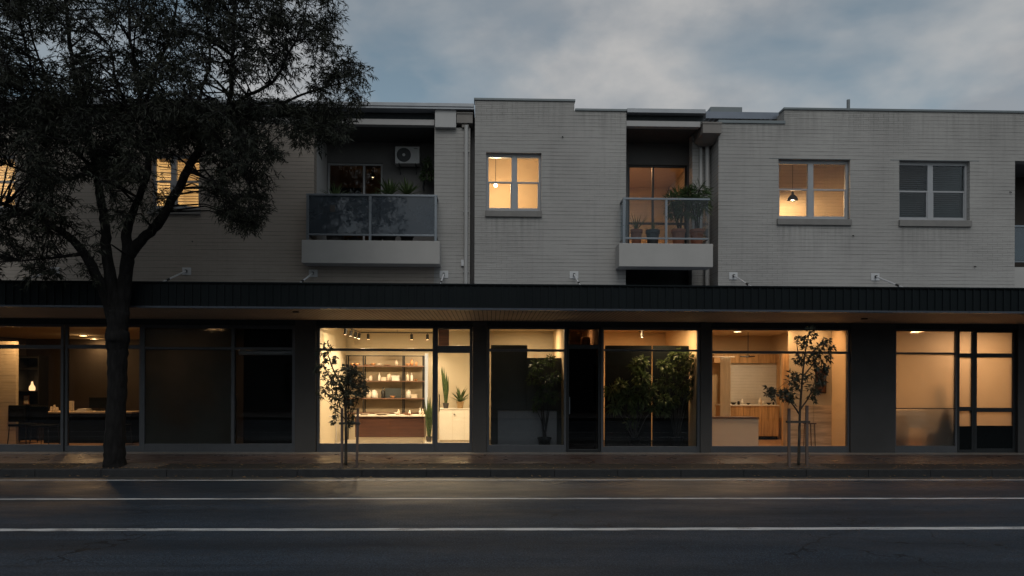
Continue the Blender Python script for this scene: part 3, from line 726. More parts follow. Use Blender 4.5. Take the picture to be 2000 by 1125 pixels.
# recess at the far right
MB().box(xo, PX(2200), 1.3, 1.4, ZW, zo1+.2).build('balcony_back_wall', 'wall_dark', right)
MB().box(PX(2195), PX(2200), .25, 1.3, ZW, zo1).build('balcony_side_wall', 'render_shaded', right)
MB().box(xo-.12, xo-.001, .25, 1.3, ZW, zo1).build('balcony_side_wall', 'render_shaded', right)
MB().box(xo, PX(2200), .25, 1.3, zo1+.001, zo1+.15).build('balcony_ceiling', 'render_shaded', right)
zk = PZ(522, 1990, .05)
bo = MB().box(xo+.002, PX(2199), .03, 1.3, ZW, zk).build('balcony', 'concrete', right)
rz = PZ(440, 1990, .05)
r_ = MB(); r_.box(xo+.002, PX(2199), .04, .09, rz-.04, rz); r_.box(xo+.002, PX(2199), .05, .08, zk+.12, zk+.15); r_.build('railing', 'alu_rail', bo)
MB().box(xo+.01, PX(2199), .06, .068, zk+.16, rz-.045).build('glass_panel', 'glass_bal', bo)
MB().box(xo+.02, xo+.10, 1.22, 1.29, zk+.1, PZ(370, 1990, 1.2)).build('door_frame', 'win_frame', right)

for par, px, py in ((mid, 1098, 267), (right, 1665, 460), (right, 1903, 520), (right, 1972, 375), (left, 376, 471)):
    q = P(px, py, LY if px < 900 else 0); MB().tube([(q.x, q.y+.005, q.z), (q.x+.005, q.y-.03, q.z-.005), (q.x+.02, q.y-.035, q.z-.03)], .010, 6).build('wall_anchor', 'steel_black', par)
# lintel lines above windows (thin steel angles)
for par, W_, e in ((right, W3, .22), (right, W4, .22)):
    MB().box(W_[0]-e, W_[1]+.02 if W_ is W3 else W_[1]+e, -.006, .01, W_[3]+.002, W_[3]+.014).build('lintel', 'coping', par)

# ------------------------------------------------------------------ upstairs lamps
def pendant(label, x, y, zceil, z, power, kind='dome', r=.13, col=(1, .68, .36)):
    t = thing('pendant_lamp', label, 'pendant lamp', (x, y, z), 'hanging lamps inside rooms')
    MB().tube([(x, y, zceil), (x, y, z+.1)], .006, 6).build('cord', 'steel_black', t)
    if kind == 'dome':
        MB().lathe((x, y, z), [(r, -.02), (r*.98, 0), (r*.8, .06), (r*.45, .11), (.03, .13), (.03, .19), (.012, .2)], 20).build('lamp_shade', 'alu_dark', t, smooth=True)
        MB().lathe((x, y, z), [(.001, -.03), (.04, -.015), (.045, .02), (.001, .05)], 12).build('bulb', 'lamp', t)
        lamp_at('pendant_light_source', 'POINT', (x, y, z-.06), power, col, .04, t)
    else:
        MB().lathe((x, y, z), [(.001, -r), (r*.7, -r*.7), (r, 0), (r*.7, r*.7), (.02, r)], 16).build('bulb', 'lamp', t, smooth=True)
        lamp_at('pendant_light_source', 'POINT', (x, y, z-r-.03), power, col, .05, t)
    return t
q = P(968, 362, 1.4); pendant('bare glowing globe hanging in the single lit window above the middle shops', q.x, 1.4, 7.70, q.z, 120, 'globe', .05, (1, .74, .46))
q = P(1548, 390, 1.1); pendant('small dark dome pendant lamp in the lit window of the long brick building', q.x, 1.1, 7.62, q.z, 95, 'dome', .13, (1, .62, .31))
q = P(345, 330, 0); pendant('globe lamp behind the striped blind among the tree branches', q.x, 2.6, 7.6, q.z+.2, 130, 'globe', .06, (1, .68, .36))
q = P(-5, 330, 0); pendant('globe lamp in the window at the far left behind foliage', q.x, 2.6, 7.6, q.z+.2, 160, 'globe', .06, (1, .68, .36))
ceiling_lamp('lamp shining in the flat behind the clear glass balcony', 3.4, 2.7, 7.5, 34, .15, (1, .50, .24))
ceiling_lamp('unseen fill light added above the lit window of the long brick building', PX(1630), .75, 7.62, 36, .15, (1, .52, .22))  # added out of view as fill for the dim side of this room
q = P(728, 345, 2.6); pendant('slim lamp in the dim room behind the hazy glass balcony', q.x, 2.6, 7.5, q.z, 3, 'dome', .07, (1, .62, .34))

# ------------------------------------------------------------------ ground floor
def pillar(parent, p0, p1, mat, Y0=0, Y1=.4):
    MB().box(PX(p0), PX(p1), Y0, Y1, 0, ZW-.004).build('pillar', mat, parent, bevel=.006)
pillar(left, 576, 617, 'pillar'); pillar(mid, 923, 951, 'pillar')
pillar(right, 1369, 1389, 'pillar'); pillar(right, 1662, 1749, 'pillar_dark'); pillar(right, 1989, 2060, 'pillar_dark')
pillar(left, -420, -60, 'pillar_dark'); pillar(right, 2230, 2330, 'pillar_dark')
# header above glazing
for par, a, c in ((left, L_X0, PX(922)), (mid, PX(922)+.002, x1378), (right, x1378+.002, R_X1)):
    MB().box(a, c, .02, .38, ZH+.002, ZW-.006).build('shopfront_header', 'dark_gap', par)
    MB().box(a, c, .26, .36, ZW-.003, ZW+.9).build('inner_wall', 'dark_gap', par)

def Z0at(py, px): return PZ(py, px, 0)
ZB = .0
# A: office
A1 = glazed(left, 'shop_window', PX(-58), PX(121), .0, ZH, .05, .06, .10, 'alu_grey', trans=(PZ(677, 60),), bottom=.17, tw=.09)
A2 = glazed(left, 'sliding_door', PX(122), PX(273), .0, ZH, .09, .055, .08, 'alu_grey', trans=(PZ(677, 200),), mulls=((PX(209), .12, PZ(677, 200)-.045),), bottom=.14, tw=.09)
B1 = glazed(left, 'shop_window', PX(274), PX(576)-.002, .0, ZH, .05, .075, .10, 'alu_grey', trans=(PZ(680, 400),), mulls=(PX(453),), bottom=.19, tw=.06, pane=None)
MB().box(PX(278), PX(449), .09, .10, .17, ZH-.04).build('pane', 'frost_dark', B1)
MB().box(PX(457), PX(573), .09, .10, .17, ZH-.04).build('pane', 'glass', B1)
# C: bright shop
C1 = glazed(left, 'shop_window', PX(618), PX(849), .0, ZH, .05, .055, .10, 'alu_grey', trans=(PZ(683, 730),), bottom=.20, tw=.06)
C2 = glazed(left, 'shop_door', PX(849)+.002, PX(922.5), .0, ZH, .07, .065, .08, 'alu_grey', trans=(PZ(682, 885),), bottom=.22, tw=.17)
MB().tube([(PX(858), .03, .95), (PX(858), .03, 1.35)], .012, 8).build('handle', 'steel_black', C2)
# D
D1 = glazed(mid, 'shop_window', PX(951.5), PX(1107), .0, ZH, .05, .055, .10, 'alu_grey', trans=(PZ(684, 1030),), bottom=.17, tw=.06)
D2 = glazed(mid, 'shop_door', PX(1108), PX(1174), .0, ZH, .07, .05, .08, 'alu_dark', trans=(PZ(677, 1140),), bottom=.07, tw=.10, pane='glass_dark')
MB().tube([(PX(1113), .02, .9), (PX(1113), .02, 1.3)], .012, 8).build('handle', 'alu_rail', D2)
E1 = glazed(mid, 'shop_window', PX(1175), PX(1369)-.002, .0, ZH, .05, .06, .10, 'alu_grey', trans=(PZ(684, 1270),), bottom=.14, tw=.045)
F1 = glazed(right, 'shop_window', PX(1389)+.002, PX(1662)-.002, .0, ZH, .05, .045, .10, 'alu_grey', trans=(PZ(688, 1525),), bottom=.15, tw=.06)
G1 = glazed(right, 'shop_window', PX(1749)+.002, PX(1873), .0, ZH, .05, .05, .10, 'alu_grey', trans=(PZ(690, 1810),), bottom=.16, tw=.045, pane='frost')
MB().box(PX(1752), PX(1870), .045, .052, PZ(798, 1810)-.012, PZ(798, 1810)+.012).build('push_rail', 'alu_dark', G1)
G2 = glazed(right, 'side_panel', PX(1874), PX(1906), .0, ZH, .06, .05, .09, 'alu_dark', trans=(PZ(694, 1890), PZ(799, 1890)), bottom=.07, tw=.10, pane='frost')
MB().box(PX(1877), PX(1903), .07, .12, .06, PZ(833, 1890)).build('kick_panel', 'black', G2)
G3 = glazed(right, 'shop_door', PX(1907), PX(1989)-.002, .0, ZH, .07, .07, .08, 'alu_dark', trans=(PZ(694, 1945), PZ(801, 1945)), bottom=.1, tw=.10, pane='frost')
MB().box(PX(1912), PX(1985), .08, .12, .06, PZ(832, 1945)).build('kick_panel', 'black', G3)
G4 = glazed(right, 'shop_window', PX(2060), PX(2230), .0, ZH, .05, .05, .10, 'alu_grey', bottom=.16, pane='frost')

# rooms
F0 = .03
room(left, PX(-415), PX(274), .4, 8.0, F0, ZC, 'wall_dark', 'floor_wood', ceil='wall_warm')
room(left, PX(276), PX(574), .2, 4.0, F0, ZC, 'wall_dark', 'floor_dark')
room(left, PX(619), PX(921), .2, 3.2, F0, ZC, 'wall_warm', 'floor_pale')
room(mid, PX(953), PX(1106), .2, 3.2, F0, ZC, 'wall_warm', 'floor_dark')
room(mid, PX(1109), PX(1173), .2, 3.2, F0, ZC, 'wall_orange', 'floor_dark')
room(mid, PX(1176), PX(1367), .2, 3.2, F0, ZC, 'wall_orange', 'floor_dark')
room(right, PX(1391), PX(1660), .2, 4.6, F0, ZC, 'wall_orange', 'floor_wood')
room(right, PX(1751), PX(1987), .2, 3.4, F0, ZC, 'wall_warm', 'floor_wood')
room(right, PX(2062), PX(2228), .2, 3.4, F0, ZC, 'wall_dark', 'floor_dark')
# thick party walls between rooms are the pillars' cores
# --- office fittings (A)
MB().box(PX(-230, 1.7), PX(31, 1.7), 1.7, 1.8, F0, 2.62).build('partition', 'room_brick', left)
for i, (px, py, lab) in enumerate(((35, 638.5, 'oval ceiling light nearest the left edge, above the pale brick partition'), (171, 641.5, 'ceiling light in the office, close beside the street tree trunk'),
        (163, 660.5, 'office ceiling light low in the glass, the brightest one near the trunk'), (207, 669, 'smallest and deepest ceiling light in the office by the trunk'))):
    Yd = CAM.y + F_PX*(ZC-.02-CAM.z)/(PPY-py); q = P(px, py, Yd)
    ceiling_lamp(lab, q.x, min(Yd, 7.6), ZC, (30, 16, 18, 14)[i], .10, (1, .58, .25), bulb=(5, 6, 7, 5)[i])
desk = thing('desk', 'long dark office desk with a pale top edge, behind the tree trunk', 'desk', (PX(165, 2), 2.2, F0))
dz = PZ(804, 160, 2.0)
MB().box(PX(85, 2), PX(262, 2), 1.9, 2.6, dz-.04, dz).build('top', 'ply', desk, bevel=.004)
MB().box(PX(88, 2), PX(259, 2), 1.96, 2.5, F0, dz-.041).build('panel', 'black', desk)
mon = thing('computer_monitor', 'dark computer monitor standing on the office desk', 'monitor', (PX(190, 2.2), 2.3, dz))
MB().box(PX(172, 2.2), PX(208, 2.2), 2.25, 2.28, dz+.08, dz+.36).build('screen', 'black', mon, bevel=.005)
MB().lathe((PX(190, 2.2), 2.32, dz), [(.1, 0), (.1, .012), (.015, .02), (.015, .2)], 14).build('stand', 'steel_black', mon)
bx = thing('picture_frame', 'pale framed picture leaning on the office desk', 'picture frame', (PX(138, 2), 2.2, dz))
q0_, q1_ = PX(127, 2.1), PX(142, 2.1)
MB().box(q0_, q1_, 2.15, 2.17, dz, dz+.27).build('frame', 'ceramic', bx); MB().box(q0_+.03, q1_-.03, 2.142, 2.149, dz+.03, dz+.24).build('print', 'wall_warm', bx)
for i, (px, h) in enumerate(((101, .13), (107, .17), (112, .11))):
    x = PX(px, 2.1); tag(MB().lathe((x, 2.1, dz), [(.03, 0), (.04, .02), (.032, h*.7), (.02, h)], 14).build('jar', 'ceramic', loc=None), ('squat', 'tallest', 'smallest')[i]+' of the three clay jars at the end of the office desk', 'jar', 'jars on the office desk')
pb = MB()
for i in range(4): pb.box(PX(146+i*2, 2), PX(170-i*1.5, 2), 2.02, 2.3, dz+.001+i*.018, dz+.017+i*.018)
tag(pb.build('paper_pile', 'white_paint'), 'low pile of papers in the middle of the office desk', 'papers')
cab = thing('display_cabinet', 'tall dark open shelf unit with a glowing lamp beside the pale brick partition', 'shelf unit', (PX(58, 2.6), 2.8, F0))
ca, cb = PX(34, 2.6), PX(76, 2.6)
b = MB(); b.box(ca, ca+.03, 2.6, 3.0, F0, 2.3); b.box(cb-.03, cb, 2.6, 3.0, F0, 2.3); b.box(ca+.03, cb-.03, 2.97, 3.0, F0, 2.3); b.build('frame', 'steel_black', cab)
for zz in (.5, PZ(790, 55, 2.7), PZ(763, 55, 2.7), 1.95, 2.25): MB().box(ca+.03, cb-.03, 2.6, 2.968, zz-.02, zz).build('shelf', 'steel_black', cab)
zl = PZ(763, 55, 2.7)
lt = thing('table_lamp', 'small glowing bottle-shaped lamp on the dark shelf unit', 'lamp', (PX(63, 2.8), 2.8, zl), None)
MB().lathe((PX(63, 2.8), 2.8, zl), [(.06, 0), (.075, .03), (.07, .10), (.03, .17), (.02, .24), (.001, .25)], 16).build('lamp_body', 'lamp_soft', lt, smooth=True)
lamp_at('table_lamp_source', 'POINT', (PX(63, 2.8), 2.72, zl+.32), 1.0, (1, .6, .3), .03, lt)
pf = thing('picture_frame', 'small yellow picture on the shelf below the bottle-shaped lamp', 'picture frame', (PX(52, 2.8), 2.8, PZ(790, 55, 2.7)))
zz = PZ(790, 55, 2.7); MB().box(PX(46, 2.8), PX(57, 2.8), 2.8, 2.82, zz, zz+.24).build('frame', 'copper', pf); MB().box(PX(47.5, 2.8), PX(55.5, 2.8), 2.79, 2.799, zz+.02, zz+.22).build('print', 'ceramic', pf)
def office_chair(label, x, y, mat='black'):
    t = thing('office_chair', label, 'chair', (x, y, F0), 'office chairs')
    MB().box(x-.23, x+.23, y-.22, y+.22, F0+.44, F0+.5).build('seat', mat, t, bevel=.02)
    MB().box(x-.21, x+.21, y-.24, y-.19, F0+.56, F0+.98).build('backrest', mat, t, bevel=.02)
    for sx in (-.2, .2):
        for sy in (-.19, .19): MB().tube([(x+sx, y+sy, F0+.45), (x+sx*1.15, y+sy*1.15, F0)], .012, 6).build('leg', 'steel_black', t)
office_chair('black office chair below the bottle-shaped lamp', PX(45, 1.9), 1.9); office_chair('black office chair at the near end of the office desk', PX(88, 1.5), 1.5); office_chair('black office chair beside the monitor, behind the trunk', PX(232, 1.6), 1.6)

# roller blind in dark window
MB().tube([(PX(462), .175, PZ(688, 515)), (PX(573), .175, PZ(688, 515))], .06, 16).build('roller_blind', 'eave', B1, smooth=True)
ceiling_lamp('dim ceiling light behind the smoked frosted glass', PX(400, 1.2), 1.6, ZC, 13, .1, (1, .6, .32))
tag(MB().box(PX(457)-.1, PX(574)-.01, .9, .93, F0, ZC-.01).build('darkening_screen', 'black'), 'black screen added to darken the unlit shop window with the roller blind', 'blind')  # added black screen, hides the lit room so the pane stays dark
tag(MB().box(PX(330, .8), PX(445, .8), .8, 1.05, F0, 1.0).build('low_darkening_box', 'black', bevel=.01), 'low black box added to darken the bottom of the smoked frosted glass', 'cabinet')  # dark box added so the pane gets darker towards its bottom
cb2 = thing('sideboard', 'low sideboard dimly seen through the smoked frosted glass', 'sideboard', (PX(440, 1.4), 1.4, F0))
MB().box(PX(418, 1.2), PX(452, 1.2), 1.2, 1.6, F0+.1, 1.3).build('cabinet_body', 'wall_warm', cb2, bevel=.01)
MB().box(PX(419, 1.2), PX(451, 1.2), 1.24, 1.56, F0, F0+.1).build('plinth', 'black', cb2)

# --- C bright shop
def shelf_unit():
    Yf, Yb = 2.85, 3.17
    zt = PZ(694, 750, Yf); xs = [PX(p, Yf) for p in (676, 709.5, 787, 826)]
    t = thing('shelf_unit', 'tall black steel shelving with wooden shelves of wares in the bright shop', 'shelf unit', ((xs[0]+xs[-1])/2, 3.0, F0))
    b = MB()
    for x in xs:
        for y in (Yf, Yb-.03): b.box(x-.014, x+.014, y, y+.028, F0, zt)
    b.box(xs[0]+.015, xs[-1]-.015, Yf+.001, Yf+.027, zt-.025, zt-.001); b.build('frame', 'steel_black', t)
    zs = []
    for py in (714, 743.5, 777.5, 806):
        z = PZ(py, 750, Yf); zs.append(z); MB().box(xs[0]-.01, xs[-1]+.02, Yf-.01, Yb-.032, z-.03, z-.001).build('shelf', 'shelf_wood', t, bevel=.003)
    MB().box(xs[0]+.002, xs[-1]-.002, Yb-.001, Yb+.012, .6, zt).build('back_panel', 'shelf_back', t)
    return xs, zs, Yf
xs, zs, YF = shelf_unit()
ORD = ['first', 'second', 'third', 'fourth', 'fifth', 'sixth', 'seventh', 'eighth', 'ninth', 'tenth', 'eleventh', 'twelfth']
def ware(kind, x, y, z, s, mat):
    b = MB()
    if kind == 'bowl': b.lathe((x, y, z), [(.03*s, 0), (.035*s, .01*s), (.08*s, .06*s), (.074*s, .06*s), (.03*s, .018*s)], 16)
    elif kind == 'bottle': b.lathe((x, y, z), [(.028*s, 0), (.03*s, .01*s), (.03*s, .11*s), (.012*s, .14*s), (.012*s, .18*s), (.001, .185*s)], 12)
    elif kind == 'jar': b.lathe((x, y, z), [(.035*s, 0), (.045*s, .02*s), (.045*s, .10*s), (.035*s, .12*s), (.04*s, .125*s), (.001, .14*s)], 14)
    elif kind == 'box': b.box(x-.07*s, x+.07*s, y-.05*s, y+.05*s, z, z+.09*s); b.box(x-.073*s, x+.073*s, y-.053*s, y+.053*s, z+.07*s, z+.095*s)
    elif kind == 'vase': b.lathe((x, y, z), [(.03*s, 0), (.06*s, .06*s), (.045*s, .13*s), (.02*s, .17*s), (.03*s, .2*s), (.024*s, .195*s), (.001, .17*s)], 14)
    elif kind == 'plate': b.lathe((x, y, z), [(.04*s, 0), (.10*s, .018*s), (.11*s, .022*s), (.05*s, .012*s), (.001, .01*s)], 18)
    return b.build(kind, mat, smooth=kind != 'box')
LVL = ['top shelf', 'second shelf', 'third shelf']
rows = [[('bowl', 688, 1.0, 'copper'), ('bowl', 697, 1.1, 'copper'), ('plate', 717, 1.2, 'copper'), ('bowl', 729, 1.0, 'copper'), ('bowl', 742, .9, 'ceramic'), ('plate', 757, 1.1, 'copper'), ('vase', 774, .8, 'ceramic'), ('bowl', 796, 1.0, 'copper'), ('vase', 804, .9, 'copper'), ('jar', 813, .8, 'copper')],
        [('bowl', 716, .9, 'ceramic'), ('jar', 724, 1.0, 'ceramic'), ('bottle', 741, 1.2, 'white_paint'), ('box', 750, 1.0, 'ceramic'), ('jar', 760, 1.4, 'ceramic'), ('box', 773, 1.5, 'white_paint'), ('bottle', 796, 1.3, 'ceramic'), ('bottle', 804, 1.2, 'white_paint'), ('bowl', 812, .9, 'copper')],
        [('jar', 721, 1.5, 'ceramic'), ('jar', 731, 1.6, 'white_paint'), ('bottle', 736, 1.0, 'ceramic'), ('bottle', 748, 1.6, 'steel_black'), ('bowl', 767, 1.0, 'copper'), ('jar', 798, 1.6, 'white_paint'), ('box', 809, 1.1, 'ceramic')]]
ADJ = {'copper': 'copper-coloured', 'ceramic': 'tan stoneware', 'white_paint': 'off-white', 'steel_black': 'black'}
for li, row in enumerate(rows):
    for k, (kd, px, s, mt) in enumerate(row):
        o = ware(kd, PX(px, YF+.1), YF+.12, zs[li], s, mt)
        tag(o, f"{ADJ[mt]} {kd} on the {LVL[li]} of the shop shelving, {ORD[k]} from its left end", kd, 'wares on the shop shelving')
bd = MB().box(PX(752, YF+.2), PX(783, YF+.2), YF+.22, YF+.24, zs[2], zs[2]+.27).build('display_board', 'slate_panel'); tag(bd, 'dark board leaning at the back of the third shop shelf', 'board')
# counter
ct = thing('shop_counter', 'dark walnut shop counter with pale top and plinth in the bright shop', 'counter', (PX(765, 1.6), 1.8, F0))
c0, c1 = PX(694, 1.6), PX(829, 1.6); czt, czb = PZ(811, 765, 1.6), PZ(854, 765, 1.6)
MB().box(c0, c1, 1.6, 2.15, czb, czt-.035).build('front_panel', 'walnut', ct, bevel=.004)
MB().box(c0-.02, c1+.03, 1.57, 2.18, czt-.034, czt).build('top', 'plinth', ct, bevel=.004)
MB().box(c0+.05, c1-.03, 1.66, 2.1, F0, czb-.001).build('plinth', 'plinth', ct)
for k, (kd, px, s, mt) in enumerate((('plate', 712, 1.3, 'ceramic'), ('plate', 746, 1.8, 'ceramic'), ('bowl', 775, 1.0, 'white_paint'), ('vase', 779, .7, 'ceramic'), ('plate', 797, 1.2, 'copper'), ('vase', 800, .6, 'white_paint'), ('bottle', 821, 1.0, 'white_paint'), ('bottle', 826, .9, 'ceramic'))):
    tag(ware(kd, PX(px, 1.75), 1.75+.02*(k % 3), czt, s, mt), f"{ADJ[mt]} {kd} on the walnut shop counter, {ORD[k]} from its left end", kd, 'wares on the walnut counter')
# clothes rail at left
cr_ = thing('clothes_rail', 'slim pale metal rail with two uprights beside the left wall of the bright shop', 'rail', (PX(640, 1.2), 1.3, F0))
xa_, xb_ = PX(630, 1.1), PX(657, 1.3); zt_ = PZ(813, 640, 1.2)
for x, y in ((xa_, 1.1), (xb_, 1.3)): MB().tube([(x, y, F0), (x, y, zt_)], .010, 8).build('upright', 'pipe', cr_)
MB().tube([(xa_, 1.1, zt_), (xb_, 1.3, zt_)], .010, 8).build('bar', 'pipe', cr_)
# white cabinet + plants near door
cw = thing('cabinet', 'white cabinet with two plants on it behind the glass shop door', 'cabinet', (PX(893, 2.2), 2.4, F0))
w0, w1 = PX(858, 2.2), PX(930, 2.2); wz = PZ(798, 890, 2.2)
w1 = min(w1, PX(921)-.03)
MB().box(w0, w1, 2.2, 2.75, F0+.07, wz-.02).build('body', 'white_paint', cw, bevel=.006); MB().box(w0-.01, w1+.005, 2.18, 2.77, wz-.019, wz).build('top', 'white_paint', cw)
MB().box(w0+.03, w1-.03, 2.23, 2.7, F0, F0+.07).build('plinth', 'plinth', cw)
for i, fx in enumerate((.4, .75)): MB().box(w0+(w1-w0)*fx-.004, w0+(w1-w0)*fx+.004, 2.192, 2.199, F0+.09, wz-.04).build('door_gap', 'plinth', cw)
MB().lathe((PX(888, 2.2), 2.18, wz-.16), [(.02, 0), (.02, .02)], 10).build('knob', 'steel_black', cw)
def snake_plant(label, x, y, z, h, n=9, pot='dark_pot', pr=.08, ph=.14, grp='house plants in the shops', spread=.12):
    t = thing('snake_plant', label, 'potted plant', (x, y, z), grp); rn = random.Random(int(x*100)+7)
    MB().lathe((x, y, z), [(pr*.75, 0), (pr, ph*.9), (pr*1.05, ph), (pr*.9, ph), (pr*.85, ph*.85)], 16).build('pot', pot, t, smooth=False)
    b = MB()
    for k in range(n):
        a = rn.uniform(0, 6.28); d = Vector((math.cos(a)*spread, math.sin(a)*spread, 1)); hh = (h-ph)*(1 if k == 0 else rn.uniform(.45, .92))
        b.strap(Vector((x+math.cos(a)*pr*.35, y+math.sin(a)*pr*.35, z+ph*.8)), d if k else Vector((.01, 0, 1)), hh, .085, .03, 6)
    b.build('foliage', 'leaf_p', t)
def rosette(label, x, y, z, L, n=26, pot='basket', pr=.1, ph=.18, name='potted_plant', cat='potted plant', grp='house plants in the shops', w=.035, mat='leaf_p', stem=0, bend=.9):
    t = thing(name, label, cat, (x, y, z), grp); rn = random.Random(int(abs(x)*77)+int(z*10))
    if pr: MB().lathe((x, y, z), [(pr*.7, 0), (pr*.95, ph*.82), (pr*1.08, ph*.83), (pr*1.08, ph), (pr*.9, ph), (pr*.85, ph*.88), (.001, ph*.87)], 18).build('pot', pot, t)
    b = MB(); c = Vector((x, y, z+ph*.85+stem))
    for k in range(n):
        a = k*2.4; e = rn.uniform(.15, 1.35)
        d = Vector((math.cos(a)*math.cos(e), math.sin(a)*math.cos(e), math.sin(e)+.15)); b.strap(c, d, L*rn.uniform(.75, 1.05), w, bend*rn.uniform(.5, 1.2), 5)
    b.build('foliage', mat, t)
    if stem: MB().tube([(x, y, z+ph*.85), (x+.01, y, z+ph*.85+stem)], .02, 6).build('stem', 'bark_s', t)
    return t
snake_plant('tall snake plant in a dark pot standing on the white cabinet', PX(871, 2.35), 2.4, wz, 1.28, 18)
rosette('spiky agave in a woven basket on the white cabinet', PX(899, 2.35), 2.4, wz, .50, 34, w=.07)
snake_plant('slender snake plant on the shop floor, against the door mullion of the bright shop', PX(838.5, 1.3), 1.3, F0+.10, 1.35, 14)
MB().box(PX(838.5, 1.3)-.1, PX(838.5, 1.3)+.1, 1.2, 1.4, F0, F0+.10).build('plant_stand', 'white_paint')
tag(bpy.data.objects['plant_stand'], 'low white plinth under the slender snake plant', 'plinth')
tb = thing('light_tube', 'upright white strip light at the right end of the shop shelving', 'light', (PX(832, 2.9), 2.95, F0))
MB().box(PX(829.5, 2.9), PX(834, 2.9), 3.05, 3.10, PZ(800, 832, 3), PZ(692, 832, 3)).build('tube', emit_mat('tube_glow', (1, .86, .66), .9), tb)
MB().box(PX(828.5, 2.9), PX(835, 2.9), 3.101, 3.14, PZ(803, 832, 3), PZ(689, 832, 3)).build('backplate', 'white_paint', tb)
# track lights
trk = thing('light_track', 'black ceiling track bent at a corner in the bright shop', 'light track', (PX(704, 2.6), 2.6, ZC))
zt_ = ZC-.10
pA = Vector((PX(668, .3), .3, zt_)); pB = Vector((P(705, 656, 2.5).x, 2.5, zt_)); pC = Vector((PX(846, 2.5), 2.5, zt_))
pA.x = P(672, 641, .4).x
b = MB(); b.tube([pA, pB], .014, 4); b.tube([pB, pC], .014, 4)
for p_ in (pA, pB, pC, (pB+pC)/2): b.tube([(p_.x, p_.y, p_.z), (p_.x, p_.y, ZC)], .004, 5)
b.build('track', 'steel_black', trk)
spots = [(pA.lerp(pB, k), Vector((PX(640, 2), 2.0, 1.0))) for k in (.12, .42, .68, .9)] + [(pB.lerp(pC, k), Vector((pB.lerp(pC, k).x, 3.1, 1.3))) for k in (.10, .70, .92)]
for i, (p_, tg) in enumerate(spots):
    t = thing('track_spotlight', f"black cylinder spotlight on the bent ceiling track, {ORD[i]} along it from the street end", 'spotlight', p_, 'spotlights on the ceiling track')
    ax = (tg-p_).normalized(); ax = (ax+Vector((0, 0, -1.2))).normalized(); q = p_+Vector((0, 0, -.07))
    MB().tube([p_, q], .007, 6).build('stem', 'steel_black', t)
    MB().tube([q-ax*.03, q+ax*.11], .038, 14).build('housing', 'steel_black', t)
    MB().tube([q+ax*.111, q+ax*.114], .03, 14).build('lens', 'lamp', t)
    lamp_at('spotlight_source', 'SPOT', q+ax*.13, 44, (1, .77, .52), .03, t, spot=120, target=q+ax)
for i, (x, y, w_) in enumerate(((PX(700), .9, 55), (PX(800), .9, 55), (PX(893), .9, 60))):
    ceiling_lamp(['round ceiling light above the left half of the bright shop window', 'round ceiling light above the right half of the bright shop window', 'round ceiling light just inside the glass shop door'][i], x, y-.3, ZC, w_*1.45, .12, (1, .75, .46))
sg = MB().box(PX(856, .3), PX(877, .3), .3, .32, PZ(675, 866, .3), ZC-.1).build('banner', 'walnut'); tag(sg, 'dark banner hanging behind the fanlight of the glass shop door', 'banner')

# --- D shop: dark boards, grey box standing in for a reflection, shadowy plant
d0 = thing('display_board', 'tall dark slate board, the left one behind the shop window with the low grey box', 'board', (PX(1000, .9), .9, F0), 'dark boards behind the glass')
MB().box(PX(959, .9), PX(1030, .9), .9, .94, F0, PZ(674, 1000, .9)).build('panel', 'slate_panel', d0, bevel=.004)
MB().box(PX(976, .9), PX(980, .9), .941, 1.2, F0, F0+.05).build('foot', 'steel_black', d0); MB().box(PX(1020, .9), PX(1024, .9), .941, 1.2, F0, F0+.05).build('foot', 'steel_black', d0)
d1 = thing('display_board', 'shorter dark slate board with two wire hooks, right of the taller one', 'board', (PX(1061, .85), .85, F0), 'dark boards behind the glass')
zt_ = PZ(699, 1060, .85)
MB().box(PX(1029, .85), PX(1097, .85), .85, .89, F0, zt_).build('panel', 'slate_panel', d1, bevel=.004)
for p in (1046, 1067):
    x = PX(p, .85); MB().tube([(x-.03, .87, zt_-.02), (x-.03, .87, zt_+.05), (x, .87, zt_+.09), (x+.03, .87, zt_+.05), (x+.03, .87, zt_-.02)], .005, 6).build('hook', 'copper', d1)
MB().box(PX(1035, .85), PX(1039, .85), .891, 1.15, F0, F0+.05).build('foot', 'steel_black', d1); MB().box(PX(1080, .85), PX(1084, .85), .891, 1.15, F0, F0+.05).build('foot', 'steel_black', d1)
gc = thing('cabinet', 'low grey box standing in for a reflection in the shop window, before the dark boards', 'cabinet', (PX(1030, .5), .6, F0))  # grey reflection in the glass, built as a solid box
MB().box(PX(973, .5), PX(1088, .5), .5, .8, F0+.05, PZ(803, 1030, .5)).build('body', 'reflection_grey', gc, bevel=.005); MB().box(PX(977, .5), PX(1084, .5), .53, .78, F0, F0+.05).build('plinth', 'black', gc)
ceiling_lamp('ceiling light above the dark slate boards', PX(1030, 1.6), 1.7, ZC, 60, .14, (1, .74, .45))
ceiling_lamp('ceiling light behind the dark glass door', PX(1130, 1.5), 1.5, ZC, 9, .1, (1, .45, .2))
dk = MB().box(PX(1110, .5), PX(1172, .5), .5, .53, F0, PZ(677, 1140, .5)).build('door_curtain', 'black'); tag(dk, 'black blind hanging behind the narrow dark glass door', 'blind')
for i, (a_, c_, z_) in enumerate(((1112, 1134, 0), (1136, 1153, .02))):
    zz = PZ(677, 1140, .9)
    bb = thing('storage_box', ('wider', 'narrower')[i]+' orange-lit box on the shelf above the narrow dark door', 'box', (PX((a_+c_)/2, .9), 1.0, zz), 'boxes above the dark door')
    MB().box(PX(a_, .9), PX(c_, .9), .9, 1.15, zz, zz+.28-z_*2).build('carton', 'ply', bb, bevel=.03 if i else .004)
    MB().box(PX(a_, .9)+.01, PX(c_, .9)-.01, .893, .899, zz+.13, zz+.15).build('tape', 'walnut', bb)
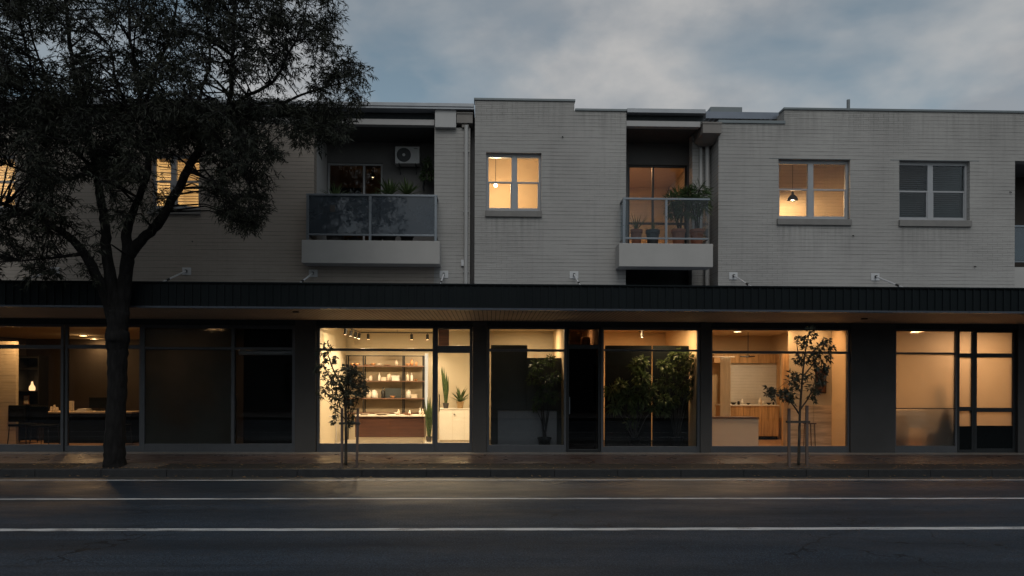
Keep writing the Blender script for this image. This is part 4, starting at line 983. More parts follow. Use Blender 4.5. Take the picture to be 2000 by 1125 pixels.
tag(MB().box(PX(1109)+.01, PX(1173)-.01, .88, 1.2, PZ(677, 1140, .9)-.03, PZ(677, 1140, .9)-.001).build('wall_shelf', 'walnut'), 'shelf across the top of the narrow dark door carrying two boxes', 'shelf')

# --- foliage helper for house shrubs
def shrub(name, label, cat, x, y, z, blobs, leafL, leafW, dens, mat='leaf_p', pot='dark_pot', pr=.16, ph=.3, grp=None, bark='bark_s', seed=1, droop=.5):
    t = thing(name, label, cat, (x, y, z), grp); rn = random.Random(seed)
    MB().lathe((x, y, z), [(pr*.7, 0), (pr*.95, ph*.85), (pr*1.06, ph*.86), (pr*1.06, ph), (pr*.9, ph), (pr*.85, ph*.9), (.001, ph*.88)], 18).build('pot', pot, t)
    st = MB(); lf = MB(); base = Vector((x, y, z+ph*.85))
    for (bx_, bz, r) in blobs:
        c = Vector((bx_, y+rn.uniform(-.12, .12), bz)); midp = base.lerp(c, .5)+Vector((rn.uniform(-.06, .06), rn.uniform(-.05, .05), .1))
        st.tube([base+Vector((rn.uniform(-.05, .05), 0, 0)), midp, c], [.014, .010, .005], 5)
        for k in range(int(dens*r*8)):
            v = Vector((rn.gauss(0, 1), rn.gauss(0, .7), rn.gauss(0, 1)))
            v = v.normalized()*r*rn.uniform(.2, 1); v.y = max(-.3, min(.25, v.y))
            d = (v.normalized()+Vector((rn.uniform(-.5, .5), rn.uniform(-.7, .3), rn.uniform(-droop-.3, .4)))).normalized()
            lf.leaf(c+v*.8, d, leafL*rn.uniform(.6, 1.15), leafW*rn.uniform(.7, 1.1), .2, .15)
            if rn.random() < .3: st.tube([c, c+v*.8], [.004, .002], 4, False)
    st.build('stem', bark, t); lf.build('foliage', mat, t)
    return t
# potted tree in D
def bl(Y, *pts): return [(P(a, c, Y).x, P(a, c, Y).z, r) for a, c, r in pts]
shrub('potted_tree', 'shadowy leafy potted tree before the dark slate boards', 'potted plant', PX(1064, .35), .35, F0,
      bl(.35, (1050, 715, .2), (1075, 705, .18), (1040, 740, .16), (1065, 745, .22), (1085, 735, .14), (1055, 775, .18), (1078, 775, .18), (1045, 795, .1)), .11, .04, 60, pot='black', bark='steel_black', grp='house plants in the shops', seed=5)

# --- E shop: black curtains, big leafy plants
ek = thing('folding_screen', 'black two-leaf screen with a bright slit of light behind the big house plants', 'screen', (PX(1274, .9), .9, F0))
zt_ = PZ(683, 1270, .9)+.10
MB().box(PX(1182, .9), PX(1272.5, .9), .9, .93, F0, zt_).build('leaf_panel', 'black', ek)
MB().box(PX(1275, .9), PX(1362, .9), .9, .93, F0, zt_).build('leaf_panel', 'black', ek)
shrub('potted_tree', 'broad-leaved house plant left of the bright slit in the black screen', 'potted plant', PX(1240, .5), .5, F0,
      bl(.5, (1195, 765, .16), (1212, 752, .16), (1245, 715, .16), (1250, 740, .22), (1225, 775, .22), (1255, 775, .22), (1200, 795, .13), (1240, 800, .16), (1268, 760, .15), (1235, 825, .08), (1278, 795, .14), (1255, 705, .1)), .17, .06, 85, pot='black', bark='steel_black', grp='house plants in the shops', seed=11, droop=.7)
shrub('potted_tree', 'taller bushy house plant right of the bright slit in the black screen', 'potted plant', PX(1322, .5), .5, F0,
      bl(.5, (1320, 695, .18), (1340, 702, .17), (1300, 715, .2), (1325, 725, .25), (1350, 720, .14), (1300, 750, .22), (1330, 755, .22), (1346, 770, .14), (1295, 780, .16), (1315, 785, .16), (1300, 805, .1), (1352, 745, .1)), .12, .045, 110, pot='black', bark='steel_black', grp='house plants in the shops', seed=12, droop=.6)
q = P(1254, 657, 1.8); pendant('bare hooked bulb cord hanging in the fanlight above the big house plants', q.x, 1.8, ZC, q.z, 2, 'dome', .05, (1, .6, .3))
ceiling_lamp('ceiling light behind the black two-leaf screen, toward the left', PX(1240, 1.5), 1.6, ZC, 30, .2, (1, .56, .24)); ceiling_lamp('ceiling light above the big house plants before the black screen', PX(1300, .6), .56, ZC, 36, .12, (1, .66, .34))

# --- F cafe
wc = thing('reception_counter', 'plain pale counter with a thin dark top behind the glass of the timber-lined shop', 'counter', (PX(1436, .9), 1.0, F0))
f0, f1 = PX(1391, .9), PX(1482, .9); fz = PZ(815, 1436, .9)
MB().box(f0+.002, f1, .9, 1.4, F0, fz-.03).build('front_panel', 'plinth', wc, bevel=.004); MB().box(f0+.002, f1+.01, .88, 1.42, fz-.029, fz).build('top', 'walnut', wc)
kc = thing('kitchen_counter', 'oak kitchen counter below the white tiled wall', 'counter', (PX(1475, 3.4), 3.6, F0))
k0, k1 = PX(1412, 3.3), PX(1521, 3.3); kz = PZ(791, 1475, 3.3)
for a_, c_ in ((1412, 1452), (1452.6, 1488), (1488.6, 1521)): MB().box(PX(a_, 3.3), PX(c_, 3.3), 3.3, 3.9, F0+.1, kz-.03).build('cupboard_door', 'oak', kc, bevel=.004)
MB().box(k0-.02, k1+.02, 3.28, 3.92, kz-.029, kz).build('worktop', 'white_paint', kc, bevel=.003); MB().box(k0, k1, 3.36, 3.85, F0, F0+.1).build('plinth', 'black', kc)
tw = thing('tiled_screen_wall', 'white tiled partition with an oak beam above the kitchen counter', 'partition', (PX(1475, 4.2), 4.2, F0))
MB().box(PX(1412, 4.1), PX(1522, 4.1), 4.1, 4.2, F0, PZ(709, 1475, 4.1)).build('tile_panel', 'tile_white', tw)
MB().box(PX(1395, 4.0), PX(1528, 4.0), 4.0, 4.25, PZ(709, 1475, 4.0)+.002, PZ(692, 1475, 4.0)).build('beam', 'oak', tw)
for a_, c_ in ((1413, 1418), (1520.5, 1530)): MB().box(PX(a_, 3.95), PX(c_, 3.95), 3.94, 4.09, F0, PZ(700, 1475, 4.0)).build('post', 'oak', tw)
cu = MB(); u0_, u1_ = PX(1407, 2.4), PX(1428, 2.4); n_ = 36
for i in range(n_):
    xa_ = u0_+(u1_-u0_)*i/n_; xb_ = u0_+(u1_-u0_)*(i+1)/n_; ya_ = 2.4+.035*math.sin(i*1.1); yb_ = 2.4+.035*math.sin((i+1)*1.1)
    cu.quad((xa_, ya_, F0+.03), (xb_, yb_, F0+.03), (xb_, yb_, PZ(698, 1417, 2.4)), (xa_, ya_, PZ(698, 1417, 2.4)))
    cu.quad((xb_, yb_+.006, F0+.03), (xa_, ya_+.006, F0+.03), (xa_, ya_+.006, PZ(698, 1417, 2.4)), (xb_, yb_+.006, PZ(698, 1417, 2.4)))
cu.tube([(u0_-.3, 2.4, PZ(698, 1417, 2.4)+.01), (u1_+.1, 2.4, PZ(698, 1417, 2.4)+.01)], .012, 8)
tag(cu.build('curtain', 'curtain'), 'white hanging curtain beside the kitchen counter', 'curtain')
for i, (px, kd, s, mt) in enumerate(((1433, 'bowl', 1.1, 'steel_black'), (1443, 'jar', .8, 'steel_black'), (1450, 'bottle', .9, 'white_paint'), (1462, 'bowl', .8, 'steel_black'), (1485, 'vase', 1.0, 'ceramic'), (1490, 'jar', .8, 'white_paint'), (1502, 'bowl', 1.0, 'steel_black'), (1511, 'jar', .6, 'steel_black'))):
    tag(ware(kd, PX(px, 3.5), 3.5, kz, s, mt), f"{ADJ[mt]} {kd} on the kitchen worktop, {ORD[i]} from its left end", kd, 'things on the kitchen worktop')
# ply panels on the right half
pw = thing('plywood_panelling', 'pale plywood wall panelling behind the staked sapling', 'wall panelling', (PX(1590, .85), .85, F0))
MB().box(PX(1530, .85), PX(1540.5, .85), .84, .95, F0, PZ(690, 1530, .85)).build('post', 'oak', pw)
for a_, c_ in ((1541, 1589.7), (1590.3, 1650)):
    xe = min(PX(c_, .85), PX(1660)-.004)
    MB().box(PX(a_, .85), xe, .86, .92, F0, PZ(791, 1590, .85)-.008).build('lower_panel', 'ply', pw); MB().box(PX(a_, .85), xe, .86, .92, PZ(791, 1590, .85), ZC-.002).build('upper_panel', 'wall_warm', pw)
pc = thing('wall_picture', 'dark upright picture on the panelling behind the staked sapling', 'picture', (PX(1605, .85), .84, PZ(768, 1605, .85)))
MB().box(PX(1593, .83), PX(1614, .83), .825, .858, PZ(768, 1605, .83), PZ(720, 1605, .83)).build('frame', 'steel_black', pc); MB().box(PX(1594.5, .83), PX(1612.5, .83), .818, .824, PZ(766.5, 1605, .83), PZ(721.5, 1605, .83)).build('print', 'walnut', pc)
bn_ = thing('waste_bin', 'small black bin in the right corner of the timber-lined shop window', 'bin', (PX(1650, .4), .45, F0))
MB().lathe((PX(1650, .45), .45, F0), [(.07, 0), (.09, .26), (.095, .27), (.08, .265), (.065, .02)], 16).build('body', 'black', bn_); MB().lathe((PX(1650, .45), .45, F0), [(.098, .262), (.098, .282), (.085, .282)], 16).build('rim', 'steel_black', bn_)
st_ = thing('stool', 'pale bar stool seen behind the sapling stakes', 'stool', (PX(1583, 0.45), .5, F0))
MB().box(PX(1574, 0.45), PX(1593, 0.45), 0.38, .62, PZ(826, 1583, 0.45)-.03, PZ(826, 1583, 0.45)).build('seat', 'walnut', st_, bevel=.01)
for p_, y_ in ((1576, 0.41), (1590, 0.41), (1577, 0.59), (1589, 0.59)): MB().tube([(PX(p_, 0.45), y_, PZ(826, 1583, 0.45)-.03), (PX(p_, 0.45)+(.02 if p_ > 1583 else -.02), y_, F0)], .012, 6).build('leg', 'walnut', st_)
for i, (px, y, w_, lab) in enumerate(((1440, 2.6, 34, 'ceiling light in front of the white tiled wall'), (1530, .55, 20, 'ceiling light just inside the glass, near the staked sapling top'), (1440, .55, 24, 'ceiling light just inside the glass, above the pale reception counter'), (1600, .50, 7, 'ceiling light near the right corner of the timber-lined shop'))):
    ceiling_lamp(lab, PX(px, y), y, ZC, w_, .11, (1, .55, .25) if i else (1, .72, .44))
fan = thing('ceiling_fan', 'dark three-armed fitting hanging below the ceiling of the timber-lined shop', 'ceiling fitting', (PX(1460, 3), 3, ZC))
q = P(1461, 697, 3.0); MB().tube([(q.x, 3, ZC), (q.x, 3, q.z)], .01, 6).build('rod', 'steel_black', fan)
for k in range(3):
    a = k*2.1+.3; MB().tube([(q.x, 3, q.z), (q.x+.22*math.cos(a), 3+.22*math.sin(a), q.z+.02)], .018, 6).build('arm', 'steel_black', fan)

# --- G frosted shop
g0 = thing('bench', 'low bench seen blurred through the frosted shop window', 'bench', (PX(1790, 1), 1, F0))
MB().box(PX(1752, .4), PX(1806, .4), .36, .75, PZ(812, 1780, .4), PZ(801, 1780, .4)).build('top', 'white_paint', g0); MB().box(PX(1775, .4), PX(1812, .4), .42, .7, PZ(836, 1780, .4), PZ(812, 1780, .4)-.002).build('drawer', 'plinth', g0); MB().box(PX(1753, .45), PX(1774, .45), .42, .7, F0, PZ(812, 1780, .4)-.002).build('base', 'walnut', g0)
vs = thing('vase', 'tall dark vase blurred behind the frosted shop window', 'vase', (PX(1835, .55), .55, F0))
vz = PZ(797, 1835, .5); MB().lathe((PX(1836, .5), .5, vz), [(.10, 0), (.11, .1), (.13, .3), (.10, .42), (.05, .5), (.08, .56), (.001, .5)], 16).build('body', 'black', vs)
MB().box(PX(1815, .5), PX(1868, .5), .38, .8, F0, vz-.001).build('pedestal', 'slate_panel', vs, bevel=.01)
gl_ = thing('lower_darkening_box', 'dark box added to darken the lower half of the frosted shop window', 'counter', (PX(1830, .3), .3, F0))  # added only to make the lower part of the frosted pane darker
MB().box(PX(1813, .3), PX(1868, .3), .26, .34, F0, PZ(820, 1820, .3)).build('body', 'wall_dark', gl_); MB().box(PX(1813, .3)-.01, PX(1868, .3)+.01, .25, .35, PZ(820, 1820, .3)+.001, PZ(816, 1820, .3)).build('top', 'walnut', gl_)
ceiling_lamp('ceiling light behind the frosted shop window', PX(1820, 1.2), 1.2, ZC, 70, .15, (1, .56, .27)); ceiling_lamp('ceiling light behind the frosted door at the right edge', PX(1945, 1.2), 1.2, ZC, 55, .15, (1, .54, .25))

# ------------------------------------------------------------------ awning
AY = -2.45
zf0, zf1 = PZ(606, 1000, AY), PZ(555, 1000, AY)
aw = thing('street_awning', 'long dark ribbed awning over the footpath in front of all the shops', 'awning', (0, -1.2, zf0))
b = MB(); AX0, AX1 = L_X0-6, R_X1+4
b.box(AX0, AX1, AY, AY+.05, zf0+.04, zf1-.03)
x = AX0
while x < AX1:
    b.box(x, x+.035, AY-.018, AY-.001, zf0+.045, zf1-.035); x += .155
b.build('fascia', 'fascia', aw)
b = MB(); b.box(AX0, AX1, AY-.03, AY+.06, zf0, zf0+.039); b.build('bottom_trim', 'fascia_edge', aw)
MB().box(AX0, AX1, AY-.035, AY+.07, zf1-.029, zf1).build('top_trim', 'fascia', aw)
b = MB(); b.quad((AX0, -.002, ZC+.01), (AX1, -.002, ZC+.01), (AX1, AY+.06, zf0+.012), (AX0, AY+.06, zf0+.012)); b.build('soffit', 'soffit', aw)
b = MB(); b.quad((AX0, AY+.05, zf0+.25), (AX1, AY+.05, zf0+.25), (AX1, -.003, zf0+.45), (AX0, -.003, zf0+.45)); b.build('deck', 'roof_metal', aw)
# stains / small fittings under the soffit
for i, (px, py) in enumerate(((578, 615), (1688, 629))):
    Yq = -1.2 if i else -1.9; q = P(px, py, Yq); zq = zf0+.012+(ZC-zf0)*(Yq-AY)/(-AY)
    MB().box(q.x-.06, q.x+.06, Yq-.03, Yq+.03, zq-.03, zq-.004).build('junction_box', 'steel_black', aw, bevel=.004)
labs = ['steel tie rod nearest the left edge, half hidden by leaves', 'steel tie rod on buff brick below the blind-covered lit window', 'steel tie rod at the left end under the hazy glass balcony', 'steel tie rod on the pier at the right end of the hazy glass balcony', 'steel tie rod in the middle building, left of the clear glass balcony', 'steel tie rod just right of the clear glass balcony', 'steel tie rod below the window with dark blinds']
for lab, (px, py) in zip(labs, ((108, 529), (365, 530), (612, 534), (867, 536), (1121, 537), (1432, 539), (1709, 541))):
    Yw = LY if px < 900 else 0; q = P(px, py, Yw)
    t = thing('tie_rod', lab, 'tie rod', (q.x, Yw, q.z), 'tie rods holding up the awning')
    MB().box(q.x-.10, q.x+.10, Yw-.016, Yw-.001, q.z-.085, q.z+.085).build('wall_plate', 'ac_white', t, bevel=.003)
    e_ = Vector((q.x, AY+.3, zf0+.30)); s_ = Vector((q.x, Yw-.05, q.z)); d_ = (e_-s_)
    MB().tube([s_, e_], .019, 8).build('rod', 'ac_white', t)
    MB().box(q.x-.02, q.x+.02, Yw-.07, Yw-.017, q.z-.03, q.z+.03).build('clevis', 'steel_black', t); MB().tube([s_+d_*.38, s_+d_*.44], .026, 8).build('turnbuckle', 'steel_black', t)

# ------------------------------------------------------------------ balcony things
ac = P(794, 302, RB-.18)
t = thing('air_conditioner', 'white outdoor air conditioner fixed to the wall above the hazy glass balcony', 'air conditioner', (ac.x, RB-.2, ac.z))
a0, a1 = PX(770, RB-.32), PX(818, RB-.32); z0_, z1_ = PZ(319, 794, RB-.32), PZ(286, 794, RB-.32)
MB().box(a0, a1, RB-.32, RB-.04, z0_, z1_).build('casing', 'ac_white', t, bevel=.012)
cx_, cz_ = a0+(a1-a0)*.36, (z0_+z1_)/2; rr_ = (z1_-z0_)*.42
g = MB()
for (ra_, rb2, y_) in ((rr_, .045, RB-.323),):
    n = len(g.v)
    for k in range(28):
        a = 2*math.pi*k/28; g.v.append((cx_+ra_*math.cos(a), y_, cz_+ra_*math.sin(a)))
    g.f.append(tuple(n+k for k in range(28)))
for r_2 in (.06, .1, .14, .165): 
    pts = [(cx_+r_2*math.cos(2*math.pi*k/24), RB-.33, cz_+r_2*math.sin(2*math.pi*k/24)) for k in range(25)]
    if r_2 < rr_: g.tube(pts, .0025, 4, False)
g.build('fan_grille', 'fan_dark', t)
MB().tube([(cx_, RB-.325, cz_), (cx_, RB-.336, cz_)], .035, 16).build('fan_hub', 'ac_white', t)
MB().box(a1-.14, a1-.05, RB-.3215, RB-.3203, z1_-.06, z1_-.045).build('badge', 'fan_dark', t)
for x in (a0+.1, a1-.1): MB().box(x-.012, x+.012, RB-.36, RB-.001, z0_-.03, z0_-.001).tube([(x, RB-.33, z0_-.03), (x, RB-.01, z0_-.18)], .01, 6).build('bracket', 'fan_dark', t)
MB().tube([(a1+.02, RB-.1, z0_+.1), (a1+.07, RB-.06, z0_), (a1+.07, RB-.04, z0_-.6)], .018, 8).build('refrigerant_pipe', 'fan_dark', t)
# balcony plants (left)
zb_l = zfl
def pot_dracaena(label, px, py_top, Y, zbase, L, pot, pr, ph, n=26, w=.035, grp='balcony pot plants', bend=.8):
    x = PX(px, Y); ztop = PZ(py_top, px, Y); stem = max(.03, ztop-zbase-ph*.85-L*.75)
    return rosette(label, x, Y, zbase, L, n, pot, pr, ph, grp=grp, w=w, stem=stem, bend=bend)
pot_dracaena('spiky plant in a tall dark tub, left behind the hazy glass balcony', 654, 362, -.02, zb_l, .46, 'dark_pot', .26, .92, 30, .05)
pot_dracaena('widest spiky plant behind the hazy glass balcony, below the air conditioner', 759, 354, .05, zb_l, .50, 'dark_pot', .16, .35, 40, .06)
pot_dracaena('upright spiky plant at the right behind the hazy glass balcony', 794, 352, .1, zb_l, .48, 'dark_pot', .15, .35, 32, .055, bend=.4)
pot_dracaena('small spiky plant partly hidden by the balcony rail, between the two larger ones', 735, 371, .1, zb_l, .28, 'dark_pot', .13, .3, 20)
shrub('hanging_plant', 'dark bushy plant hanging on the wall beside the air conditioner', 'hanging plant', PX(836, 1.0), 1.0, PZ(352, 836, 1.0),
      bl(1.0, (836, 318, .12), (836, 335, .18), (828, 345, .12), (842, 345, .13)), .09, .03, 110, pot='dark_pot', pr=.12, ph=.12, seed=21, droop=.9)
shrub('potted_shrub', 'leafy shrub in a pot behind the middle post of the hazy glass balcony', 'potted plant', PX(692, .15), .15, zb_l,
      bl(.15, (680, 430, .18), (700, 440, .18), (690, 415, .15), (706, 400, .10)), .09, .035, 70, pot='dark_pot', pr=.15, ph=.25, seed=22, grp='balcony pot plants')
shrub('potted_shrub', 'low leafy shrub in a clay pot at the left end behind the hazy glass', 'potted plant', PX(640, .5), .5, zb_l,
      bl(.5, (636, 420, .16), (648, 428, .14), (630, 405, .12)), .09, .035, 60, pot='terracotta', pr=.15, ph=.25, seed=23, grp='balcony pot plants')
# right balcony
zb_r = zfl2
def clay_plant(label, px, Y, ptop, pbot, pw, kind, mat='terracotta', **k):
    z0q = zb_r; ph = PZ(ptop, px, Y)-z0q; pr = pw*.5*((Y-CAM.y)/F_PX)
    return rosette(label, PX(px, Y), Y, z0q, k.get('L', .4), k.get('n', 22), mat, pr, ph, grp='balcony pot plants', w=k.get('w', .03), stem=k.get('stem', .05), bend=k.get('bend', .3))
clay_plant('slim spiky plant in a clay pot at the left of the clear glass balcony', 1242, -.1, 449, 470, 22, '', L=.5, n=18, bend=.15)
clay_plant('sparse small plant in a dark pot, second on the clear glass balcony', 1274, -.05, 450, 470, 26, '', 'dark_pot', L=.3, n=12, bend=.3)
for lab, px, tops, sd in (('tall dense palm-like plant in a clay pot right of the balcony post', 1324, ((1310, 392, .14), (1325, 385, .16), (1335, 398, .14), (1315, 410, .14), (1328, 418, .12), (1340, 380, .14)), 31),
                          ('tallest palm-like plant in a clay pot at the right end of the clear glass balcony', 1360, ((1362, 375, .18), (1345, 385, .16), (1377, 380, .14), (1360, 398, .17), (1374, 402, .12), (1355, 415, .12)), 32)):
    tt = shrub('potted_palm', lab, 'potted plant', PX(px, -.08), -.08, zb_r, bl(-.08, *tops), .22, .035, 70, pot='terracotta', pr=.16, ph=PZ(449, px, -.08)-zb_r, seed=sd, grp='balcony pot plants', droop=.6)

# ------------------------------------------------------------------ trees
def catmull(pts, n=5):
    out = []; P_ = [pts[0]]+pts+[pts[-1]]
    for i in range(1, len(P_)-2):
        a, b_, c, d = P_[i-1], P_[i], P_[i+1], P_[i+2]
        for k in range(n):
            t = k/n; out.append(tuple(.5*((2*b_[j])+(c[j]-a[j])*t+(2*a[j]-5*b_[j]+4*c[j]-d[j])*t*t+(3*b_[j]-a[j]-3*c[j]+d[j])*t**3) for j in range(len(b_))))
    out.append(tuple(pts[-1])); return out
def limb(mb, nodes, n=10, store=None, jit=.015, rn=random):
    pts = []
    for px, py, Y, rpx in nodes:
        q = P(px, py, Y); pts.append((q.x, q.y, q.z, rpx*(Y-CAM.y)/F_PX))
    c = catmull(pts, 5)
    mb.tube([(p[0]+rn.uniform(-jit, jit), p[1]+rn.uniform(-jit, jit), p[2]) for p in c], [max(.004, p[3]*(1+rn.uniform(-.05, .05))) for p in c], n)
    if store is not None: store += [(Vector(p[:3]), p[3]) for p in c]
TY = -2.75
tr = thing('street_tree', 'large dark gum tree with forked limbs and drooping leaves in front of the left building', 'tree', (PX(225, TY), TY, -.01))
tm = MB(); nodes = []
limb(tm, [(223, 914, TY, 22), (224, 900, TY, 19.5), (224, 860, TY, 18), (227, 800, TY, 17), (229, 740, TY, 17), (230, 690, TY, 18), (229, 660, TY, 21), (230, 635, TY, 18), (233, 610, TY, 18)], 16, nodes, .01)
L_ = [
 [(226, 640, TY, 13), (212, 590, TY, 11), (190, 540, -2.9, 10), (165, 495, -3.0, 9), (140, 468, -3.1, 8), (100, 440, -3.3, 6), (50, 415, -3.5, 4.5), (0, 395, -3.8, 3), (-60, 370, -4, 2)],
 [(232, 620, TY, 13), (222, 570, TY, 12), (208, 500, -2.8, 10), (206, 440, -2.8, 9), (196, 390, -2.75, 8), (188, 330, -2.7, 7), (170, 260, -2.6, 6), (155, 190, -2.6, 5), (140, 110, -2.6, 4), (130, 20, -2.6, 3), (120, -90, -2.6, 2)],
 [(236, 620, TY, 14), (243, 560, TY, 13), (249, 500, -2.9, 12), (247, 455, -2.95, 9), (262, 410, -3.1, 7), (285, 350, -3.3, 6.5), (292, 290, -3.4, 6), (280, 235, -3.5, 5), (268, 160, -3.6, 4), (255, 80, -3.7, 3), (250, -20, -3.8, 2)],
 [(251, 500, -2.9, 11), (275, 470, -2.9, 9.5), (305, 440, -2.95, 9), (335, 392, -3.0, 8), (368, 330, -3.1, 7.5), (395, 280, -3.2, 6.5), (430, 235, -3.3, 5.5), (448, 205, -3.3, 5), (452, 150, -3.4, 4), (455, 80, -3.5, 3), (460, 0, -3.5, 2.2), (470, -80, -3.5, 1.5)],
 [(440, 222, -3.3, 4), (470, 210, -3.2, 3.6), (510, 203, -3.2, 3), (550, 200, -3.1, 2.6), (590, 185, -3.0, 2.2), (630, 172, -2.9, 1.8), (680, 160, -2.9, 1.2)],
 [(448, 215, -3.3, 4), (475, 190, -3.4, 3.5), (515, 172, -3.5, 3), (545, 145, -3.6, 2.6), (560, 110, -3.6, 2.2), (585, 60, -3.7, 1.8), (600, 0, -3.7, 1.2)],
 [(290, 300, -3.4, 4.5), (300, 250, -3.3, 4), (285, 210, -3.2, 3.5), (300, 150, -3.2, 3), (325, 90, -3.2, 2.6), (345, 10, -3.2, 2), (355, -90, -3.2, 1.5)],
 [(290, 290, -3.4, 4), (262, 240, -3.5, 3.5), (245, 200, -3.6, 3), (225, 150, -3.6, 2.5), (215, 90, -3.7, 2)],
 [(395, 280, -3.2, 4), (385, 230, -3.0, 3.5), (395, 170, -2.9, 3), (410, 120, -2.8, 2.5), (405, 40, -2.7, 2), (410, -60, -2.7, 1.4)],
 [(188, 330, -2.7, 4), (150, 300, -2.9, 3.5), (110, 260, -3.1, 3), (80, 210, -3.3, 2.6), (60, 130, -3.5, 2.2), (40, 40, -3.5, 1.8)],
 [(188, 330, -2.7, 4), (130, 350, -2.6, 3.2), (70, 340, -2.5, 2.5), (10, 320, -2.5, 2), (-60, 290, -2.5, 1.5)],
 [(395, 290, -3.2, 3.2), (430, 300, -3.5, 2.8), (465, 330, -3.8, 2.2), (490, 370, -4.0, 1.8), (480, 420, -4.1, 1.1)],
 [(368, 335, -3.1, 3.4), (395, 345, -3.6, 2.4), (440, 370, -3.9, 1.8), (470, 410, -4.1, 1.2)],
 [(165, 495, -3.0, 4), (130, 500, -3.2, 3), (90, 505, -3.5, 2.2), (40, 510, -3.7, 1.5)],
 [(170, 260, -2.6, 3), (130, 210, -2.4, 2.6), (90, 150, -2.3, 2.2), (60, 60, -2.2, 1.7), (40, -60, -2.2, 1.3)],
 [(550, 200, -3.1, 2), (580, 215, -3.0, 1.7), (620, 225, -3.0, 1.3), (660, 235, -3.0, .9)],
]
for q in L_: limb(tm, q, 8, nodes)
rt_ = random.Random(42)
def inside(px, py):
    """probability that foliage hangs here"""
    def el(cx, cy, a, b_): return ((px-cx)/a)**2+((py-cy)/b_)**2 < 1
    for g in ((425, 172, 34, 32), (545, 182, 62, 20), (495, 160, 30, 24), (365, 355, 40, 72), (312, 335, 28, 42), (255, 490, 66, 70), (370, 470, 90, 70), (500, 520, 200, 60), (595, 110, 22, 24), (8, 352, 40, 62), (110, 100, 24, 16), (240, 130, 12, 16), (40, 110, 14, 22), (350, 170, 10, 20), (600, 205, 10, 8)):
        if el(*g): return 0
    if py < 205 and px < 600-max(0, py-60)*.3 and px > -260: return .95
    for a in ((625, 25, 38, 38), (630, 75, 32, 26), (620, 115, 38, 28), (648, 160, 42, 32), (685, 150, 32, 38), (690, 185, 26, 32), (650, 215, 45, 30), (600, 232, 60, 24), (655, 245, 34, 22), (560, 225, 40, 22), (605, 262, 30, 14), (640, 120, 30, 20)):
        if el(*a): return 1
    if px < 275 and 200 <= py < 425 and px > -260: return .85 if py < 380 else .6
    if 270 <= px < 440 and 200 <= py < 295: return .85
    if 215 < px < 345 and 345 < py < 445: return .55
    for a in ((470, 265, 60, 60), (500, 300, 40, 50), (495, 350, 34, 50), (480, 405, 32, 42), (462, 440, 24, 24), (435, 330, 30, 60), (445, 395, 20, 30)):
        if el(*a): return .95
    if el(585, 300, 14, 12) or el(560, 298, 10, 8): return .3
    if px < 190 and px > -260 and 420 <= py < 535: return .62 if px < 110 else .35
    if el(320, 420, 30, 30): return .6
    return 0
clumps = []
tries = 0
while len(clumps) < 1230 and tries < 90000:
    tries += 1
    if rt_.random() < .55: px, py = rt_.uniform(-170, 720), rt_.uniform(-170, 290)
    else: px, py = rt_.uniform(-190, 640), rt_.uniform(200, 540)
    pr_ = inside(px, max(py, 0) if py > -60 else 20) if py > -60 else (.5 if px < 560+py*.8 else 0)
    if rt_.random() > pr_: continue
    dep_w = 1.9 if py < 400 else 1.1
    Y = -3.15+rt_.gauss(0, dep_w*.55)
    if px > 540: Y = -3.1+rt_.gauss(0, .5)
    Y = max(-5.4, min(-1.2 if py < 250 else -2.6, Y))
    clumps.append((P(px, py, Y), 22 if (px > 540 or 400 < px < 540 and py > 220) else 27))
lf = MB(); tw_ = MB()
def nearest(c):
    best = min(nodes, key=lambda n_: (n_[0]-c).length + max(0, n_[0].z-c.z)*.6); return best
for c, rp in clumps:
    nd, nr = nearest(c)
    if (nd-c).length > .15:
        mid_ = nd.lerp(c, .5)+Vector((rt_.uniform(-.1, .1), rt_.uniform(-.1, .1), .08+rt_.uniform(0, .12)))
        r_0 = min(nr*.6, .022); tw_.tube([nd, mid_, c], [r_0, r_0*.6, .006], 5, False)
    R = rp*.0128
    for k in range(14):
        v = Vector((rt_.gauss(0, 1), rt_.gauss(0, 1), rt_.gauss(0, .8))).normalized()*R*rt_.uniform(.35, 1.25)
        tip = c+v; tw_.tube([c, tip], [.005, .002], 3, False)
        for j in range(9):
            s_ = rt_.uniform(.35, 1.0); p_ = c+v*s_
            d = (v.normalized()*.5+Vector((rt_.gauss(0, .55), rt_.gauss(0, .55), rt_.gauss(-.45, .45))))
            lf.leaf(p_, d, rt_.uniform(.055, .15), rt_.uniform(.012, .024), .15, .05)
tw_.v, tw_.f = tw_.v, tw_.f
n0 = len(tm.v); tm.v += tw_.v; tm.f += [tuple(i+n0 for i in f_) for f_ in tw_.f]
tm.build('trunk', 'bark', tr, smooth=True)
lf.build('crown', 'leaf', tr)
tp = MB()
for (xc, w_) in ((PX(225, TY), .55), (PX(683, -2.8), .38), (PX(1560, -2.8), .38)):
    pass
def pit(xc, w_):
    b = MB(); n_ = 14
    for i in range(n_):
        for j in range(6):
            def zz(i_, j_): 
                e = min(i_, n_-i_, j_*1.6, (6-j_)*1.6); return .0+min(.05, e*.018)+.01*math.sin(i_*2.3+j_*1.7)*(1 if e else 0)
            X_ = lambda i_: xc-w_+2*w_*i_/n_; Y_ = lambda j_: -2.9+.68*j_/6
            b.quad((X_(i), Y_(j), zz(i, j)), (X_(i+1), Y_(j), zz(i+1, j)), (X_(i+1), Y_(j+1), zz(i+1, j+1)), (X_(i), Y_(j+1), zz(i, j+1)))
    b.build('tree_pit', 'soil')['kind'] = 'structure'
pit(PX(228, TY), .8); pit(PX(683, -2.75), .62); pit(PX(1560, -2.75), .6)

